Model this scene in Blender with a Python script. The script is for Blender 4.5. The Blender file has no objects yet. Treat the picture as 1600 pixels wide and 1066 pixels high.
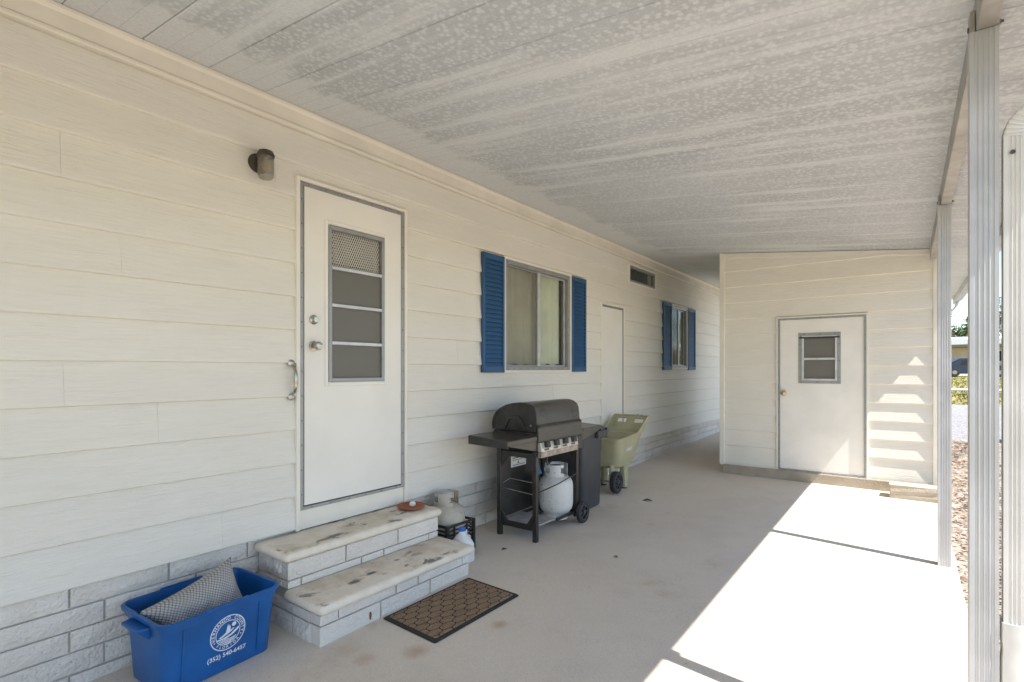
import bpy, bmesh, math, random
from mathutils import Vector, Matrix
random.seed(7)
R = math.radians
scene = bpy.context.scene
COL = scene.collection

# ------------------------------------------------------------------ camera, sky, sun, exposure
cam_d = bpy.data.cameras.new('camera'); cam = bpy.data.objects.new('camera', cam_d); COL.objects.link(cam)
cam.location = (3.0, 0.0, 1.452); cam.rotation_euler = (R(90), 0, R(36.903))
cam_d.sensor_width = 36; cam_d.lens = 18.5175; cam_d.shift_y = 0.0275
cam_d.clip_start = 0.02; cam_d.clip_end = 3000
scene.camera = cam

SUN = Vector((1.0, -0.118, 1.535)).normalized()
world = bpy.data.worlds.new('World'); scene.world = world; world.use_nodes = True
wn = world.node_tree; wn.nodes.clear()
w_out = wn.nodes.new('ShaderNodeOutputWorld'); w_bg = wn.nodes.new('ShaderNodeBackground'); w_sky = wn.nodes.new('ShaderNodeTexSky')
w_sky.sky_type = 'NISHITA'; w_sky.sun_disc = False
w_sky.sun_elevation = math.asin(SUN.z); w_sky.sun_rotation = math.atan2(SUN.x, SUN.y)
w_sky.air_density = 1.0; w_sky.dust_density = 0.4; w_sky.altitude = 1000; w_sky.ozone_density = 1.0
w_bg.inputs['Strength'].default_value = 0.10
wn.links.new(w_sky.outputs[0], w_bg.inputs[0]); wn.links.new(w_bg.outputs[0], w_out.inputs[0])
sun_d = bpy.data.lights.new('sun', 'SUN'); sun_d.energy = 3.6; sun_d.angle = R(0.53); sun_d.color = (1.0, 0.955, 0.895)
sun = bpy.data.objects.new('sun', sun_d); COL.objects.link(sun); sun.location = (20, -3, 30)
sun.rotation_euler = (-SUN).to_track_quat('-Z', 'Y').to_euler()
vs = scene.view_settings
vs.view_transform = 'Standard'; vs.look = 'None'; vs.exposure = 1.55; vs.gamma = 1.0; vs.use_curve_mapping = False
scene.render.engine = 'CYCLES'
scene.cycles.max_bounces = 12; scene.cycles.diffuse_bounces = 5; scene.cycles.glossy_bounces = 4
scene.cycles.transparent_max_bounces = 12; scene.cycles.caustics_reflective = False
scene.cycles.use_denoising = True

# ------------------------------------------------------------------ mesh helpers
class MB:
    def __init__(s): s.v = []; s.f = []
    def add(s, verts, faces):
        n = len(s.v); s.v += [tuple(p) for p in verts]; s.f += [tuple(i + n for i in f) for f in faces]; return s
    def join(s, o, M=None):
        vs_ = [M @ Vector(p) for p in o.v] if M is not None else o.v
        return s.add(vs_, o.f)
    def hexa(s, p): return s.add(p, [(3, 2, 1, 0), (4, 5, 6, 7), (0, 1, 5, 4), (1, 2, 6, 5), (2, 3, 7, 6), (3, 0, 4, 7)])
    def box(s, x0, x1, y0, y1, z0, z1):
        return s.hexa([(x0, y0, z0), (x1, y0, z0), (x1, y1, z0), (x0, y1, z0), (x0, y0, z1), (x1, y0, z1), (x1, y1, z1), (x0, y1, z1)])
    def prism(s, poly, axis, a, b):
        """poly: 2-D outline; axis x: (y,z), y: (x,z), z: (x,y)"""
        n = len(poly)
        def P(p, t):
            return (t, p[0], p[1]) if axis == 'x' else (p[0], t, p[1]) if axis == 'y' else (p[0], p[1], t)
        return s.add([P(p, a) for p in poly] + [P(p, b) for p in poly],
                     [tuple(range(n))[::-1], tuple(range(n, 2 * n))] + [(i, (i + 1) % n, n + (i + 1) % n, n + i) for i in range(n)])
    def loft(s, loops, cap0=True, cap1=True, closed=True):
        n = len(loops[0]); b = len(s.v)
        for L in loops: s.v += [tuple(p) for p in L]
        m = n if closed else n - 1
        for k in range(len(loops) - 1):
            for i in range(m):
                j = (i + 1) % n
                s.f.append((b + k * n + i, b + k * n + j, b + (k + 1) * n + j, b + (k + 1) * n + i))
        if cap0: s.f.append(tuple(b + i for i in range(n))[::-1])
        if cap1: s.f.append(tuple(b + (len(loops) - 1) * n + i for i in range(n)))
        return s
    def lathe(s, prof, c=(0, 0, 0), n=24, axis='z', cap0=True, cap1=True):
        L = []
        for r, h in prof:
            lp = []
            for i in range(n):
                a = 2 * math.pi * i / n; p, q = r * math.cos(a), r * math.sin(a)
                lp.append({'z': (c[0] + p, c[1] + q, c[2] + h), 'x': (c[0] + h, c[1] + p, c[2] + q), 'y': (c[0] + q, c[1] + h, c[2] + p)}[axis])
            L.append(lp)
        return s.loft(L, cap0, cap1)
    def tube(s, path, r, n=8, rs=None, cap=True):
        pts = [Vector(p) for p in path]; L = []; up = None
        for i, p in enumerate(pts):
            d = (pts[min(i + 1, len(pts) - 1)] - pts[max(i - 1, 0)]).normalized()
            if up is None: up = Vector((0, 0, 1)) if abs(d.z) < .9 else Vector((0, 1, 0))
            sd = d.cross(up).normalized(); up = sd.cross(d).normalized(); rr = rs[i] if rs else r
            L.append([p + rr * (math.cos(2 * math.pi * k / n) * sd + math.sin(2 * math.pi * k / n) * up) for k in range(n)])
        return s.loft(L, cap, cap)
    def sweep(s, prof, path, upv=(0, 0, 1), cap=True, closed=True):
        """prof points (side, up) swept on path"""
        pts = [Vector(p) for p in path]; L = []; U0 = Vector(upv)
        for i, p in enumerate(pts):
            d = (pts[min(i + 1, len(pts) - 1)] - pts[max(i - 1, 0)]).normalized()
            sd = d.cross(U0).normalized(); up = sd.cross(d).normalized()
            L.append([p + a * sd + b * up for a, b in prof])
        return s.loft(L, cap, cap, closed)

def rrect(w, d, r, z, cx=0, cy=0, n=4):
    r = min(r, w / 2 - 1e-4, d / 2 - 1e-4); out = []
    for k, (sx, sy) in enumerate(((1, 1), (-1, 1), (-1, -1), (1, -1))):
        for i in range(n + 1):
            a = math.pi / 2 * (k + i / n)
            out.append((cx + sx * (w / 2 - r) + r * math.cos(a), cy + sy * (d / 2 - r) + r * math.sin(a), z))
    return out

def link(name, me, mat, parent=None, ploc=None):
    o = bpy.data.objects.new(name, me); COL.objects.link(o)
    if mat is not None and not me.materials: me.materials.append(mat)
    if parent is not None:
        o.parent = parent
        # world-space coordinates under a parent that only has a location
        if ploc is None: o.matrix_parent_inverse = Matrix.Translation(-WLOC.get(parent.name, Vector()))
    return o
WLOC = {}
def mesh(mb, name, bevel=0, smooth=False, seg=1, angle=35):
    me = bpy.data.meshes.new(name); me.from_pydata(mb.v, [], mb.f)
    bm = bmesh.new(); bm.from_mesh(me)
    bmesh.ops.recalc_face_normals(bm, faces=bm.faces)
    if bevel:
        es = [e for e in bm.edges if len(e.link_faces) == 2 and e.calc_face_angle(0) > R(angle)]
        if es: bmesh.ops.bevel(bm, geom=es, offset=bevel, segments=seg, affect='EDGES', clamp_overlap=True, profile=.5)
    bm.to_mesh(me); bm.free()
    if smooth:
        me.polygons.foreach_set('use_smooth', [True] * len(me.polygons))
        try: me.set_sharp_from_angle(angle=R(angle))
        except Exception: pass
    me.update(); return me
def obj(name, mb, mat, parent=None, bevel=0, smooth=False, local=False, seg=1, angle=35):
    o = link(name, mesh(mb, name, bevel, smooth, seg, angle), mat, parent, ploc=True if local else None)
    if parent is not None and not local and parent.type == 'MESH':
        o.matrix_parent_inverse = Matrix.Translation(-WLOC.get(parent.name, Vector()))
    WLOC[o.name] = WLOC.get(parent.name, Vector()) * 0 if parent else Vector()
    return o
def thing(name, label, cat, loc=(0, 0, 0), rotz=0, group=None):
    o = bpy.data.objects.new(name, None); COL.objects.link(o); o.location = loc; o.rotation_euler = (0, 0, rotz)
    o.empty_display_size = .1; WLOC[o.name] = Vector(loc)
    return tag(o, label, cat, group)
def tag(o, label, cat, group=None):
    o['label'] = label; o['category'] = cat
    if group: o['group'] = group
    return o
def struct(o): o['kind'] = 'structure'; return o
def stuff(o): o['kind'] = 'stuff'; return o
def B(*a): return MB().box(*a)
def gz(y): return 0.0186 * y            # the slab and the land rise gently away from the camera

def text_mb(txt, size, shear=0.0, spacing=1.0):
    cu = bpy.data.curves.new('lettering', 'FONT'); cu.body = txt; cu.size = size; cu.shear = shear
    cu.align_x = 'CENTER'; cu.align_y = 'CENTER'; cu.space_character = spacing; cu.offset = size * .018
    o = bpy.data.objects.new('lettering', cu); COL.objects.link(o)
    dg = bpy.context.evaluated_depsgraph_get(); me = bpy.data.meshes.new_from_object(o.evaluated_get(dg))
    mb = MB().add([tuple(v.co) for v in me.vertices], [tuple(p.vertices) for p in me.polygons])
    bpy.data.objects.remove(o); bpy.data.curves.remove(cu); bpy.data.meshes.remove(me)
    return mb

# ------------------------------------------------------------------ materials
class NT:
    """small helper to write node graphs"""
    def __init__(s, name):
        s.m = bpy.data.materials.new(name); s.m.use_nodes = True; s.t = s.m.node_tree; s.t.nodes.clear()
        s.out = s.n('ShaderNodeOutputMaterial'); s.p = s.n('ShaderNodeBsdfPrincipled'); s.l(s.p.outputs[0], s.out.inputs[0])
    def n(s, k, **kw):
        x = s.t.nodes.new(k)
        for a, b in kw.items(): setattr(x, a, b)
        return x
    def l(s, a, b): s.t.links.new(a, b)
    def set(s, sock, v):
        if hasattr(v, 'is_linked') or isinstance(v, bpy.types.NodeSocket): s.l(v, sock)
        else: sock.default_value = v
    def pos(s): return s.n('ShaderNodeNewGeometry').outputs['Position']
    def objc(s): return s.n('ShaderNodeTexCoord').outputs['Object']
    def rnd(s): return s.n('ShaderNodeObjectInfo').outputs['Random']
    def mapv(s, v, scale=(1, 1, 1), loc=(0, 0, 0), rot=(0, 0, 0)):
        x = s.n('ShaderNodeMapping'); s.l(v, x.inputs[0]); x.inputs['Scale'].default_value = scale; x.inputs['Location'].default_value = loc
        x.inputs['Rotation'].default_value = rot; return x.outputs[0]
    def noise(s, v, scale, detail=4, rough=.55, dist=0):
        x = s.n('ShaderNodeTexNoise'); s.l(v, x.inputs['Vector']); x.inputs['Scale'].default_value = scale
        x.inputs['Detail'].default_value = detail; x.inputs['Roughness'].default_value = rough; x.inputs['Distortion'].default_value = dist
        return x.outputs[0]
    def voro(s, v, scale, feature='F1', rand=1.0):
        x = s.n('ShaderNodeTexVoronoi', feature=feature); s.l(v, x.inputs['Vector']); x.inputs['Scale'].default_value = scale
        x.inputs['Randomness'].default_value = rand; return x
    def math(s, op, a, b=0.0, c=0.0, clamp=False):
        x = s.n('ShaderNodeMath', operation=op, use_clamp=clamp)
        for i, q in enumerate((a, b, c)): s.set(x.inputs[i], q)
        return x.outputs[0]
    def ramp(s, v, lo, hi, a=0.0, b=1.0):
        x = s.n('ShaderNodeMapRange', interpolation_type='SMOOTHSTEP'); s.set(x.inputs[0], v)
        x.inputs[1].default_value = lo; x.inputs[2].default_value = hi; x.inputs[3].default_value = a; x.inputs[4].default_value = b
        return x.outputs[0]
    def mix(s, f, a, b, mode='MIX'):
        x = s.n('ShaderNodeMix', data_type='RGBA', blend_type=mode); s.set(x.inputs['Factor'], f)
        s.set(x.inputs[6], (*a, 1) if isinstance(a, tuple) else a); s.set(x.inputs[7], (*b, 1) if isinstance(b, tuple) else b)
        return x.outputs[2]
    def sep(s, v):
        x = s.n('ShaderNodeSeparateXYZ'); s.l(v, x.inputs[0]); return x.outputs
    def bump(s, h, strength=.3, dist=.01):
        x = s.n('ShaderNodeBump'); x.inputs['Strength'].default_value = strength; x.inputs['Distance'].default_value = dist
        s.l(h, x.inputs['Height']); s.l(x.outputs[0], s.p.inputs['Normal']); return x
    def col(s, c): s.set(s.p.inputs['Base Color'], (*c, 1) if isinstance(c, tuple) else c)
    def rough(s, r): s.set(s.p.inputs['Roughness'], r)
    def metal(s, m=1.0): s.p.inputs['Metallic'].default_value = m
    def spec(s, v): s.p.inputs['Specular IOR Level'].default_value = v

def plain(name, c, rough=.5, metal=0.0, var=.06, nscale=8, bump=0.0, bscale=200, spec=.5):
    """paint, plastic or metal with slight uneven tone and fine relief"""
    t = NT(name); p = t.objc(); n = t.noise(p, nscale, 5)
    d = tuple(max(0, x * (1 - var * 2)) for x in c); e = tuple(min(1, x * (1 + var)) for x in c)
    t.col(t.mix(t.ramp(n, .3, .7), d, e)); t.rough(t.ramp(n, .2, .8, rough * .85, min(1, rough * 1.15))); t.metal(metal); t.spec(spec)
    if bump: t.bump(t.noise(p, bscale, 3), bump, .002)
    return t.m

M = {}
def siding_mat(name, c, grain=True):
    t = NT(name); p = t.pos(); r = t.rnd()
    g = t.noise(t.mapv(p, (5, 5, 150)), 1.0, 3, .6, .8)
    big = t.noise(t.mapv(p, (1, .5, 1.4)), 1.6, 4)
    dirt = t.ramp(t.noise(t.mapv(p, (2, 1.2, 9)), 2.2, 5), .52, .8)
    a = t.mix(t.ramp(big, .3, .7), tuple(x * .965 for x in c), tuple(min(1, x * 1.02) for x in c))
    a = t.mix(t.math('MULTIPLY', dirt, .10), a, (.42, .37, .27))
    a = t.mix(t.math('MULTIPLY', t.ramp(g, .48, .66), .15), a, tuple(x * .74 for x in c))
    a = t.mix(t.math('MULTIPLY', r, .10), a, tuple(x * .86 for x in c))
    t.col(a); t.rough(.55); t.spec(.3); t.bump(g, .8, .005); return t.m
CREAM = (.775, .75, .69)
M['siding'] = siding_mat('cream_embossed_siding', CREAM)
M['shed_siding'] = siding_mat('shed_siding', (.83, .795, .72))
M['trim'] = plain('cream_trim', (.80, .77, .69), .5, var=.03, nscale=3)
M['crown'] = plain('crown_trim', (.745, .705, .62), .5, var=.04, nscale=3)
M['door_white'] = plain('door_paint', (.80, .78, .73), .42, var=.025, nscale=2, bump=.06, bscale=60)
M['shed_door'] = plain('shed_door_paint', (.84, .815, .765), .42, var=.03, nscale=3)
M['alu'] = plain('weathered_aluminium', (.34, .345, .35), .45, .5, .05, 10)
M['alu_white'] = plain('pale_aluminium', (.60, .61, .63), .45, .45, .08, 10)
M['screw'] = plain('screw', (.10, .095, .09), .5, .3)
M['gap'] = plain('dark_gap', (.03, .028, .025), .8)
M['blue_shutter'] = plain('blue_shutter_paint', (.020, .090, .215), .5, var=.12, nscale=5)
M['interior'] = plain('dark_interior', (.03, .03, .03), .9)
M['brass'] = plain('aged_brass', (.55, .44, .25), .3, .9)
M['nickel'] = plain('worn_nickel', (.50, .47, .42), .28, .95, .12, 30)
M['bronze'] = plain('dark_bronze', (.075, .06, .045), .5, .4, .2, 30)
M['black_paint'] = plain('black_enamel', (.030, .028, .026), .32, 0, .15, 12)
M['grill_grey'] = plain('faded_black_enamel', (.085, .08, .07), .30, .3, .08, 4)
M['lid_end'] = plain('cast_end', (.042, .041, .038), .5, .1, .2, 14)
M['steel'] = plain('stained_steel', (.42, .38, .33), .38, .8, .2, 18)
M['shelf_grey'] = plain('dusty_shelf', (.42, .40, .37), .6, 0, .12, 12)
M['panel_cream'] = plain('control_panel', (.62, .58, .50), .35, .4, .14, 25)
M['rubber'] = plain('rubber', (.035, .036, .04), .75, 0, .15, 30)
M['can'] = plain('dark_grey_plastic', (.055, .055, .062), .5, 0, .12, 6, .06, 120)
M['cart'] = plain('olive_plastic', (.43, .405, .255), .55, 0, .07, 5, .08, 140)
M['bin'] = plain('blue_plastic', (.007, .10, .33), .38, 0, .10, 5, .04, 120)
M['print_white'] = plain('white_print', (.78, .82, .86), .5, var=.04)
M['white_plastic'] = plain('white_plastic', (.75, .76, .77), .4, var=.03)
M['blue_cap'] = plain('blue_cap', (.03, .14, .5), .4)
M['terracotta'] = plain('terracotta', (.36, .13, .06), .75, 0, .12, 20)
M['black_rubber_mat'] = plain('mat_border', (.03, .026, .023), .8, 0, .2, 40, .3, 250)
M['fabric_white'] = plain('white_shell', (.8, .8, .78), .6)
M['post'] = plain('post_aluminium', (.56, .57, .585), .45, .35, .07, 4)
M['beam'] = plain('beam_aluminium', (.44, .42, .385), .55, .25, .14, 6)
M['spout'] = plain('downspout_enamel', (.74, .73, .70), .4, .05, .05, 4)
M['gutter'] = plain('gutter_enamel', (.42, .43, .42), .45, .1, .12, 4)
M['curtain'] = plain('curtain', (.72, .73, .60), .9, 0, .08, 3)
M['blind'] = plain('white_blind', (.7, .72, .70), .8, 0, .05, 3)

def roof_mat(name, ground_lit):
    t = NT(name); p = t.pos(); x, y, z = t.sep(p)
    wp = t.n('ShaderNodeTexNoise'); t.l(p, wp.inputs['Vector']); wp.inputs['Scale'].default_value = 55; wp.inputs['Detail'].default_value = 2
    va = t.n('ShaderNodeVectorMath', operation='SCALE'); t.l(wp.outputs['Color'], va.inputs[0]); va.inputs['Scale'].default_value = .016
    vb = t.n('ShaderNodeVectorMath', operation='ADD'); t.l(p, vb.inputs[0]); t.l(va.outputs[0], vb.inputs[1])
    v = t.voro(t.mapv(vb.outputs[0], (1, 1, 0)), 36); d = v.outputs['Distance']
    d2 = t.voro(t.mapv(vb.outputs[0], (1, 1, 0), (.37, .71, 0)), 58).outputs['Distance']
    jit = t.noise(p, 30, 2)
    spot = t.ramp(t.math('ADD', d, t.math('MULTIPLY', jit, .22)), .34, .66, 1, 0)
    core = t.ramp(d, .05, .15, .35, 0)
    spot = t.math('SUBTRACT', spot, core, clamp=True)
    spot = t.math('MAXIMUM', spot, t.math('MULTIPLY', t.ramp(d2, .18, .46, 1, 0), .55))
    strip = t.noise(t.mapv(p, (.35, 6.5, 0)), 1.0, 3, .6)              # streaks that run down the fall of the roof
    patch = t.noise(t.mapv(p, (.9, 1.6, 0)), 1.3, 4)
    cleanm = t.ramp(t.math('ADD', strip, t.math('MULTIPLY', patch, .35)), .66, .84)
    edge = t.ramp(t.math('ADD', x, t.math('MULTIPLY', t.noise(t.mapv(p, (2, 3.3, 0)), 2.0, 4), .55)), .58, .72, 1, 0)   # no film next to the wall
    cl = t.math('MAXIMUM', cleanm, edge)
    big = t.noise(p, 1.1, 4)
    film = t.mix(t.ramp(big, .3, .7), (.43, .452, .472), (.495, .518, .54))
    film = t.mix(t.math('MULTIPLY', spot, .64), film, (.675, .70, .722))
    cc = t.mix(t.ramp(t.noise(p, 90, 3), .35, .65), (.62, .642, .66), (.69, .712, .73))
    a = t.mix(t.math('MULTIPLY', cl, .8), film, cc)
    if ground_lit: a = t.mix(.45, a, (.60, .595, .57))  # far pans: light from the ground below mixed in as a paler colour
    # pressed ribs of each pan
    ph = t.math('FRACT', t.math('DIVIDE', t.math('SUBTRACT', y, .664), .3045 / 3))
    rib = t.ramp(t.math('ABSOLUTE', t.math('SUBTRACT', ph, .5)), .47, .5)
    a = t.mix(t.math('MULTIPLY', rib, .28), a, (.22, .21, .19))
    t.col(a); t.rough(.62); t.spec(.3); t.bump(t.math('SUBTRACT', t.noise(p, 160, 3), rib), .10, .003); return t.m
M['roof'] = roof_mat('mildewed_roof_pan', False); M['roof_ground_lit'] = roof_mat('ground_lit_roof_pan', True)

def concrete_mat(name):
    t = NT(name); p = t.pos(); x, y, z = t.sep(p)
    big = t.noise(p, .55, 5, .6); mid = t.noise(p, 3.2, 6, .65); fine = t.noise(p, 120, 4, .7)
    a = t.mix(t.ramp(big, .3, .72), (.655, .575, .47), (.72, .645, .545))
    a = t.mix(t.math('MULTIPLY', t.ramp(mid, .44, .68), .35), a, (.54, .475, .40))
    grit = t.noise(p, 210, 3, .8)
    a = t.mix(t.math('MULTIPLY', t.ramp(fine, .42, .62), .5), a, (.78, .71, .62))
    a = t.mix(t.math('MULTIPLY', t.ramp(grit, .54, .66), .5), a, (.40, .335, .265))
    brn = t.ramp(t.noise(t.mapv(p, (1, 1, 1), (3.1, 7.7, 0)), 1.5, 6, .7), .58, .74)
    a = t.mix(t.math('MULTIPLY', brn, .6), a, (.50, .40, .29))
    for (cx, cy, r, s) in ((1.02, 1.83, .10, .55), (1.20, 2.28, .075, .5), (.87, 1.63, .09, .35), (.72, 1.62, .12, .25), (2.98, 4.4, .25, .35), (3.05, 5.6, .22, .35)):
        dv = t.n('ShaderNodeVectorMath', operation='DISTANCE'); t.l(t.mapv(p, (1, 1, 0)), dv.inputs[0]); dv.inputs[1].default_value = (cx, cy, 0)
        f = t.math('MULTIPLY', t.ramp(t.math('ADD', dv.outputs['Value'], t.math('MULTIPLY', t.noise(p, 14, 4), r * .8)), r * .35, r * 1.35, 1, 0), s)
        a = t.mix(f, a, (.40, .19, .07))
    sp = t.voro(p, 7.0); spk = t.math('MULTIPLY', t.ramp(sp.outputs['Distance'], .03, .06, 1, 0), t.ramp(t.noise(p, 1.7, 3), .5, .62))
    a = t.mix(t.math('MULTIPLY', spk, .7), a, (.10, .085, .07))
    cr = t.voro(p, 26.0); crs = t.math('MULTIPLY', t.ramp(cr.outputs['Distance'], .05, .10, 1, 0), t.ramp(t.noise(p, 2.4, 3), .5, .66))
    a = t.mix(t.math('MULTIPLY', crs, .5), a, (.24, .21, .18))
    t.col(a); t.rough(.82); t.spec(.25); t.bump(t.math('ADD', fine, t.math('MULTIPLY', mid, .6)), .35, .004); return t.m
M['concrete'] = concrete_mat('patio_concrete')

def block_mat(name, lo, hi, bs, scale=55):
    t = NT(name); p = t.pos(); r = t.rnd()
    n = t.noise(p, scale, 5, .7); big = t.noise(p, 5, 4); v = t.voro(p, 60)
    a = t.mix(t.ramp(big, .3, .7), lo, hi)
    a = t.mix(t.math('MULTIPLY', r, .35), a, tuple(x * .82 for x in lo))
    pit = t.ramp(n, .60, .72); a = t.mix(t.math('MULTIPLY', pit, .4), a, tuple(x * .5 for x in lo))
    t.col(a); t.rough(.85); t.spec(.2)
    t.bump(t.math('ADD', n, t.math('MULTIPLY', v.outputs['Distance'], .5)), bs, .012); return t.m
M['block'] = block_mat('painted_split_block', (.79, .735, .67), (.86, .81, .745), .9)
M['block_far'] = block_mat('skirting_block', (.77, .715, .65), (.85, .80, .73), .9)
M['mortar'] = block_mat('grey_mortar', (.52, .49, .45), (.60, .57, .53), .5, 120)
M['rough_block'] = block_mat('coarse_block', (.46, .39, .30), (.56, .50, .41), 1.0, 90)
M['footing'] = block_mat('footing_concrete', (.36, .31, .245), (.45, .395, .32), .5, 40)

def tread_mat():
    t = NT('stained_tread'); p = t.pos(); x, y, z = t.sep(p)
    a = t.mix(t.ramp(t.noise(p, 9, 6, .65), .3, .7), (.72, .645, .53), (.81, .745, .645))
    nz = t.sep(t.n('ShaderNodeNewGeometry').outputs['Normal'])[2]; up = t.ramp(nz, .7, .95)
    m1 = t.noise(t.mapv(p, (1.5, .7, 1), rot=(0, 0, .35)), 5.5, 7, .68, .6)
    inner = t.noise(p, 3.0, 4)
    k = t.math('MULTIPLY', t.ramp(m1, .535, .60), t.ramp(inner, .42, .52))
    a = t.mix(t.math('MULTIPLY', t.math('MULTIPLY', t.ramp(t.noise(p, 4.2, 5, .7), .42, .68), up), .55), a, (.50, .41, .28))
    a = t.mix(t.math('MULTIPLY', t.math('MULTIPLY', k, up), .82), a, (.115, .11, .10))
    for (cx, cy, rx, s) in ((.50, 1.85, .075, .85), (.475, 1.985, .055, .9), (.43, 2.22, .045, .6), (.45, 2.36, .07, .45)):
        dv = t.n('ShaderNodeVectorMath', operation='DISTANCE'); t.l(t.mapv(p, (1.7, .8, 0)), dv.inputs[0]); dv.inputs[1].default_value = (cx * 1.7, cy * .8, 0)
        f = t.math('MULTIPLY', t.ramp(t.math('ADD', dv.outputs['Value'], t.math('MULTIPLY', t.noise(p, 22, 5, .7), rx * 1.4)), rx * 1.0, rx * 1.35, 1, 0), s)
        a = t.mix(t.math('MULTIPLY', f, up), a, (.10, .10, .095))
    t.col(a); t.rough(.75); t.spec(.3); t.bump(t.noise(p, 70, 5, .65), .3, .005); return t.m
M['tread'] = tread_mat()

def glass_mat(name, tint, body, bodycol, rough=.02, refl=1.0):
    t = NT(name); t.t.nodes.remove(t.p)
    tr = t.n('ShaderNodeBsdfTransparent'); tr.inputs[0].default_value = (*tint, 1)
    df = t.n('ShaderNodeBsdfDiffuse'); df.inputs[0].default_value = (*bodycol, 1)
    gl = t.n('ShaderNodeBsdfGlossy'); gl.inputs['Roughness'].default_value = rough
    m1 = t.n('ShaderNodeMixShader'); m1.inputs[0].default_value = body; t.l(tr.outputs[0], m1.inputs[1]); t.l(df.outputs[0], m1.inputs[2])
    fr = t.n('ShaderNodeLayerWeight'); fr.inputs[0].default_value = .5
    m2 = t.n('ShaderNodeMixShader'); t.l(t.math('ADD', t.math('MULTIPLY', t.math('POWER', fr.outputs['Facing'], 5.0), .85 * refl), .035 * refl), m2.inputs[0]); t.l(m1.outputs[0], m2.inputs[1]); t.l(gl.outputs[0], m2.inputs[2])
    t.l(m2.outputs[0], t.out.inputs[0]); return t.m
M['glass'] = glass_mat('window_glass', (.93, .95, .93), .02, (.3, .3, .3))
M['glass_screen'] = glass_mat('window_glass_with_insect_screen', (.90, .90, .88), .18, (.30, .30, .27), .1, .7)
M['glass_dusty'] = glass_mat('dusty_louvre_glass', (.85, .85, .82), .55, (.24, .232, .212), .3, .6)
M['glass_clear'] = glass_mat('clear_louvre_glass', (.95, .95, .95), .03, (.2, .2, .2), .3, .35)
M['lamp_glass'] = glass_mat('ribbed_lamp_glass', (.70, .69, .64), .30, (.46, .44, .38), .12)

def sack_mat():
    t = NT('net_sack'); p = t.n('ShaderNodeTexCoord').outputs['UV']
    q = t.mapv(p, (38, 38, 1), rot=(0, 0, R(45))); x, y, z = t.sep(q)
    sx = t.math('ABSOLUTE', t.math('SINE', t.math('MULTIPLY', x, math.pi))); sy = t.math('ABSOLUTE', t.math('SINE', t.math('MULTIPLY', y, math.pi)))
    cell = t.ramp(t.math('MULTIPLY', sx, sy), .18, .55)
    a = t.mix(cell, (.19, .185, .18), (.47, .465, .46))
    a = t.mix(t.ramp(t.noise(p, 4, 4), .45, .75), a, (.36, .33, .29))
    t.col(a); t.rough(.6); t.bump(cell, .5, .004); return t.m
M['sack'] = sack_mat()
M['sack_seam'] = plain('sack_seam', (.10, .10, .10), .8)

def mat_mat():
    t = NT('door_mat_carpet'); p = t.objc(); x, y, z = t.sep(p)
    # ogee lattice: two families of wavy diagonals
    u = t.math('MULTIPLY', y, 1 / .098); v = t.math('MULTIPLY', x, 1 / .098)
    w1 = t.math('ADD', t.math('ADD', u, v), t.math('MULTIPLY', t.math('SINE', t.math('MULTIPLY', t.math('SUBTRACT', u, v), math.pi * 2)), .13))
    w2 = t.math('ADD', t.math('SUBTRACT', u, v), t.math('MULTIPLY', t.math('SINE', t.math('MULTIPLY', t.math('ADD', u, v), math.pi * 2)), .13))
    def line(w): return t.ramp(t.math('ABSOLUTE', t.math('SUBTRACT', t.math('FRACT', w), .5)), .45, .48)
    ln = t.math('MAXIMUM', line(w1), line(w2))
    n = t.noise(p, 260, 3, .7)
    a = t.mix(t.ramp(n, .35, .68), (.16, .105, .065), (.46, .33, .22))
    a = t.mix(t.math('MULTIPLY', t.ramp(t.noise(p, 14, 4), .4, .7), .35), a, (.16, .105, .065))
    a = t.mix(ln, a, (.022, .018, .015)); t.col(a); t.rough(.95); t.spec(.1)
    t.bump(t.math('SUBTRACT', n, t.math('MULTIPLY', ln, 1.5)), .7, .005); return t.m
M['mat'] = mat_mat()

def tank_mat(name, c, dirt):
    t = NT(name); p = t.objc(); n = t.noise(p, 9, 6, .65)
    a = t.mix(t.math('MULTIPLY', t.ramp(n, .5, .72), dirt), c, (.34, .27, .19))
    a = t.mix(t.math('MULTIPLY', t.ramp(t.noise(p, 40, 4), .64, .7), .6), a, (.2, .14, .09)); t.col(a); t.rough(.45); return t.m
M['tank'] = tank_mat('white_tank_paint', (.66, .65, .62), .30); M['tank_old'] = tank_mat('old_tank_paint', (.47, .44, .375), .6)

def ground_mat(name, cols, scales, bump, rough=.9):
    t = NT(name); p = t.pos(); a = t.mix(t.ramp(t.noise(p, scales[0], 6, .65), .35, .66), cols[0], cols[1])
    a = t.mix(t.ramp(t.noise(p, scales[1], 5, .7), .46, .62), a, cols[2])
    if len(cols) > 3:
        v = t.voro(p, scales[2]); a = t.mix(t.ramp(t.sep(v.outputs['Color'])[0], .3, .8), a, cols[3])
    t.col(a); t.rough(rough); t.spec(.15); t.bump(t.noise(p, scales[-1], 4, .7), bump, .03); return t.m
M['grass'] = ground_mat('dry_lawn', ((.24, .225, .07), (.34, .29, .11), (.38, .31, .15)), (2.0, .35, 30), .6)
M['litter'] = ground_mat('leaf_litter_and_sand', ((.40, .33, .27), (.54, .46, .38), (.20, .145, .11), (.60, .52, .44)), (9, 22, 34, 60), 1.0)
M['gravel'] = ground_mat('grey_gravel', ((.30, .28, .275), (.40, .38, .37), (.20, .185, .18), (.46, .44, .43)), (14, 30, 40, 70), 1.0)
M['path'] = ground_mat('pale_path', ((.55, .52, .47), (.62, .59, .54), (.5, .46, .4)), (3, 9, 60), .3)
M['leaf_dead'] = plain('dead_leaf', (.13, .075, .04), .8, 0, .3, 60)

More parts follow.
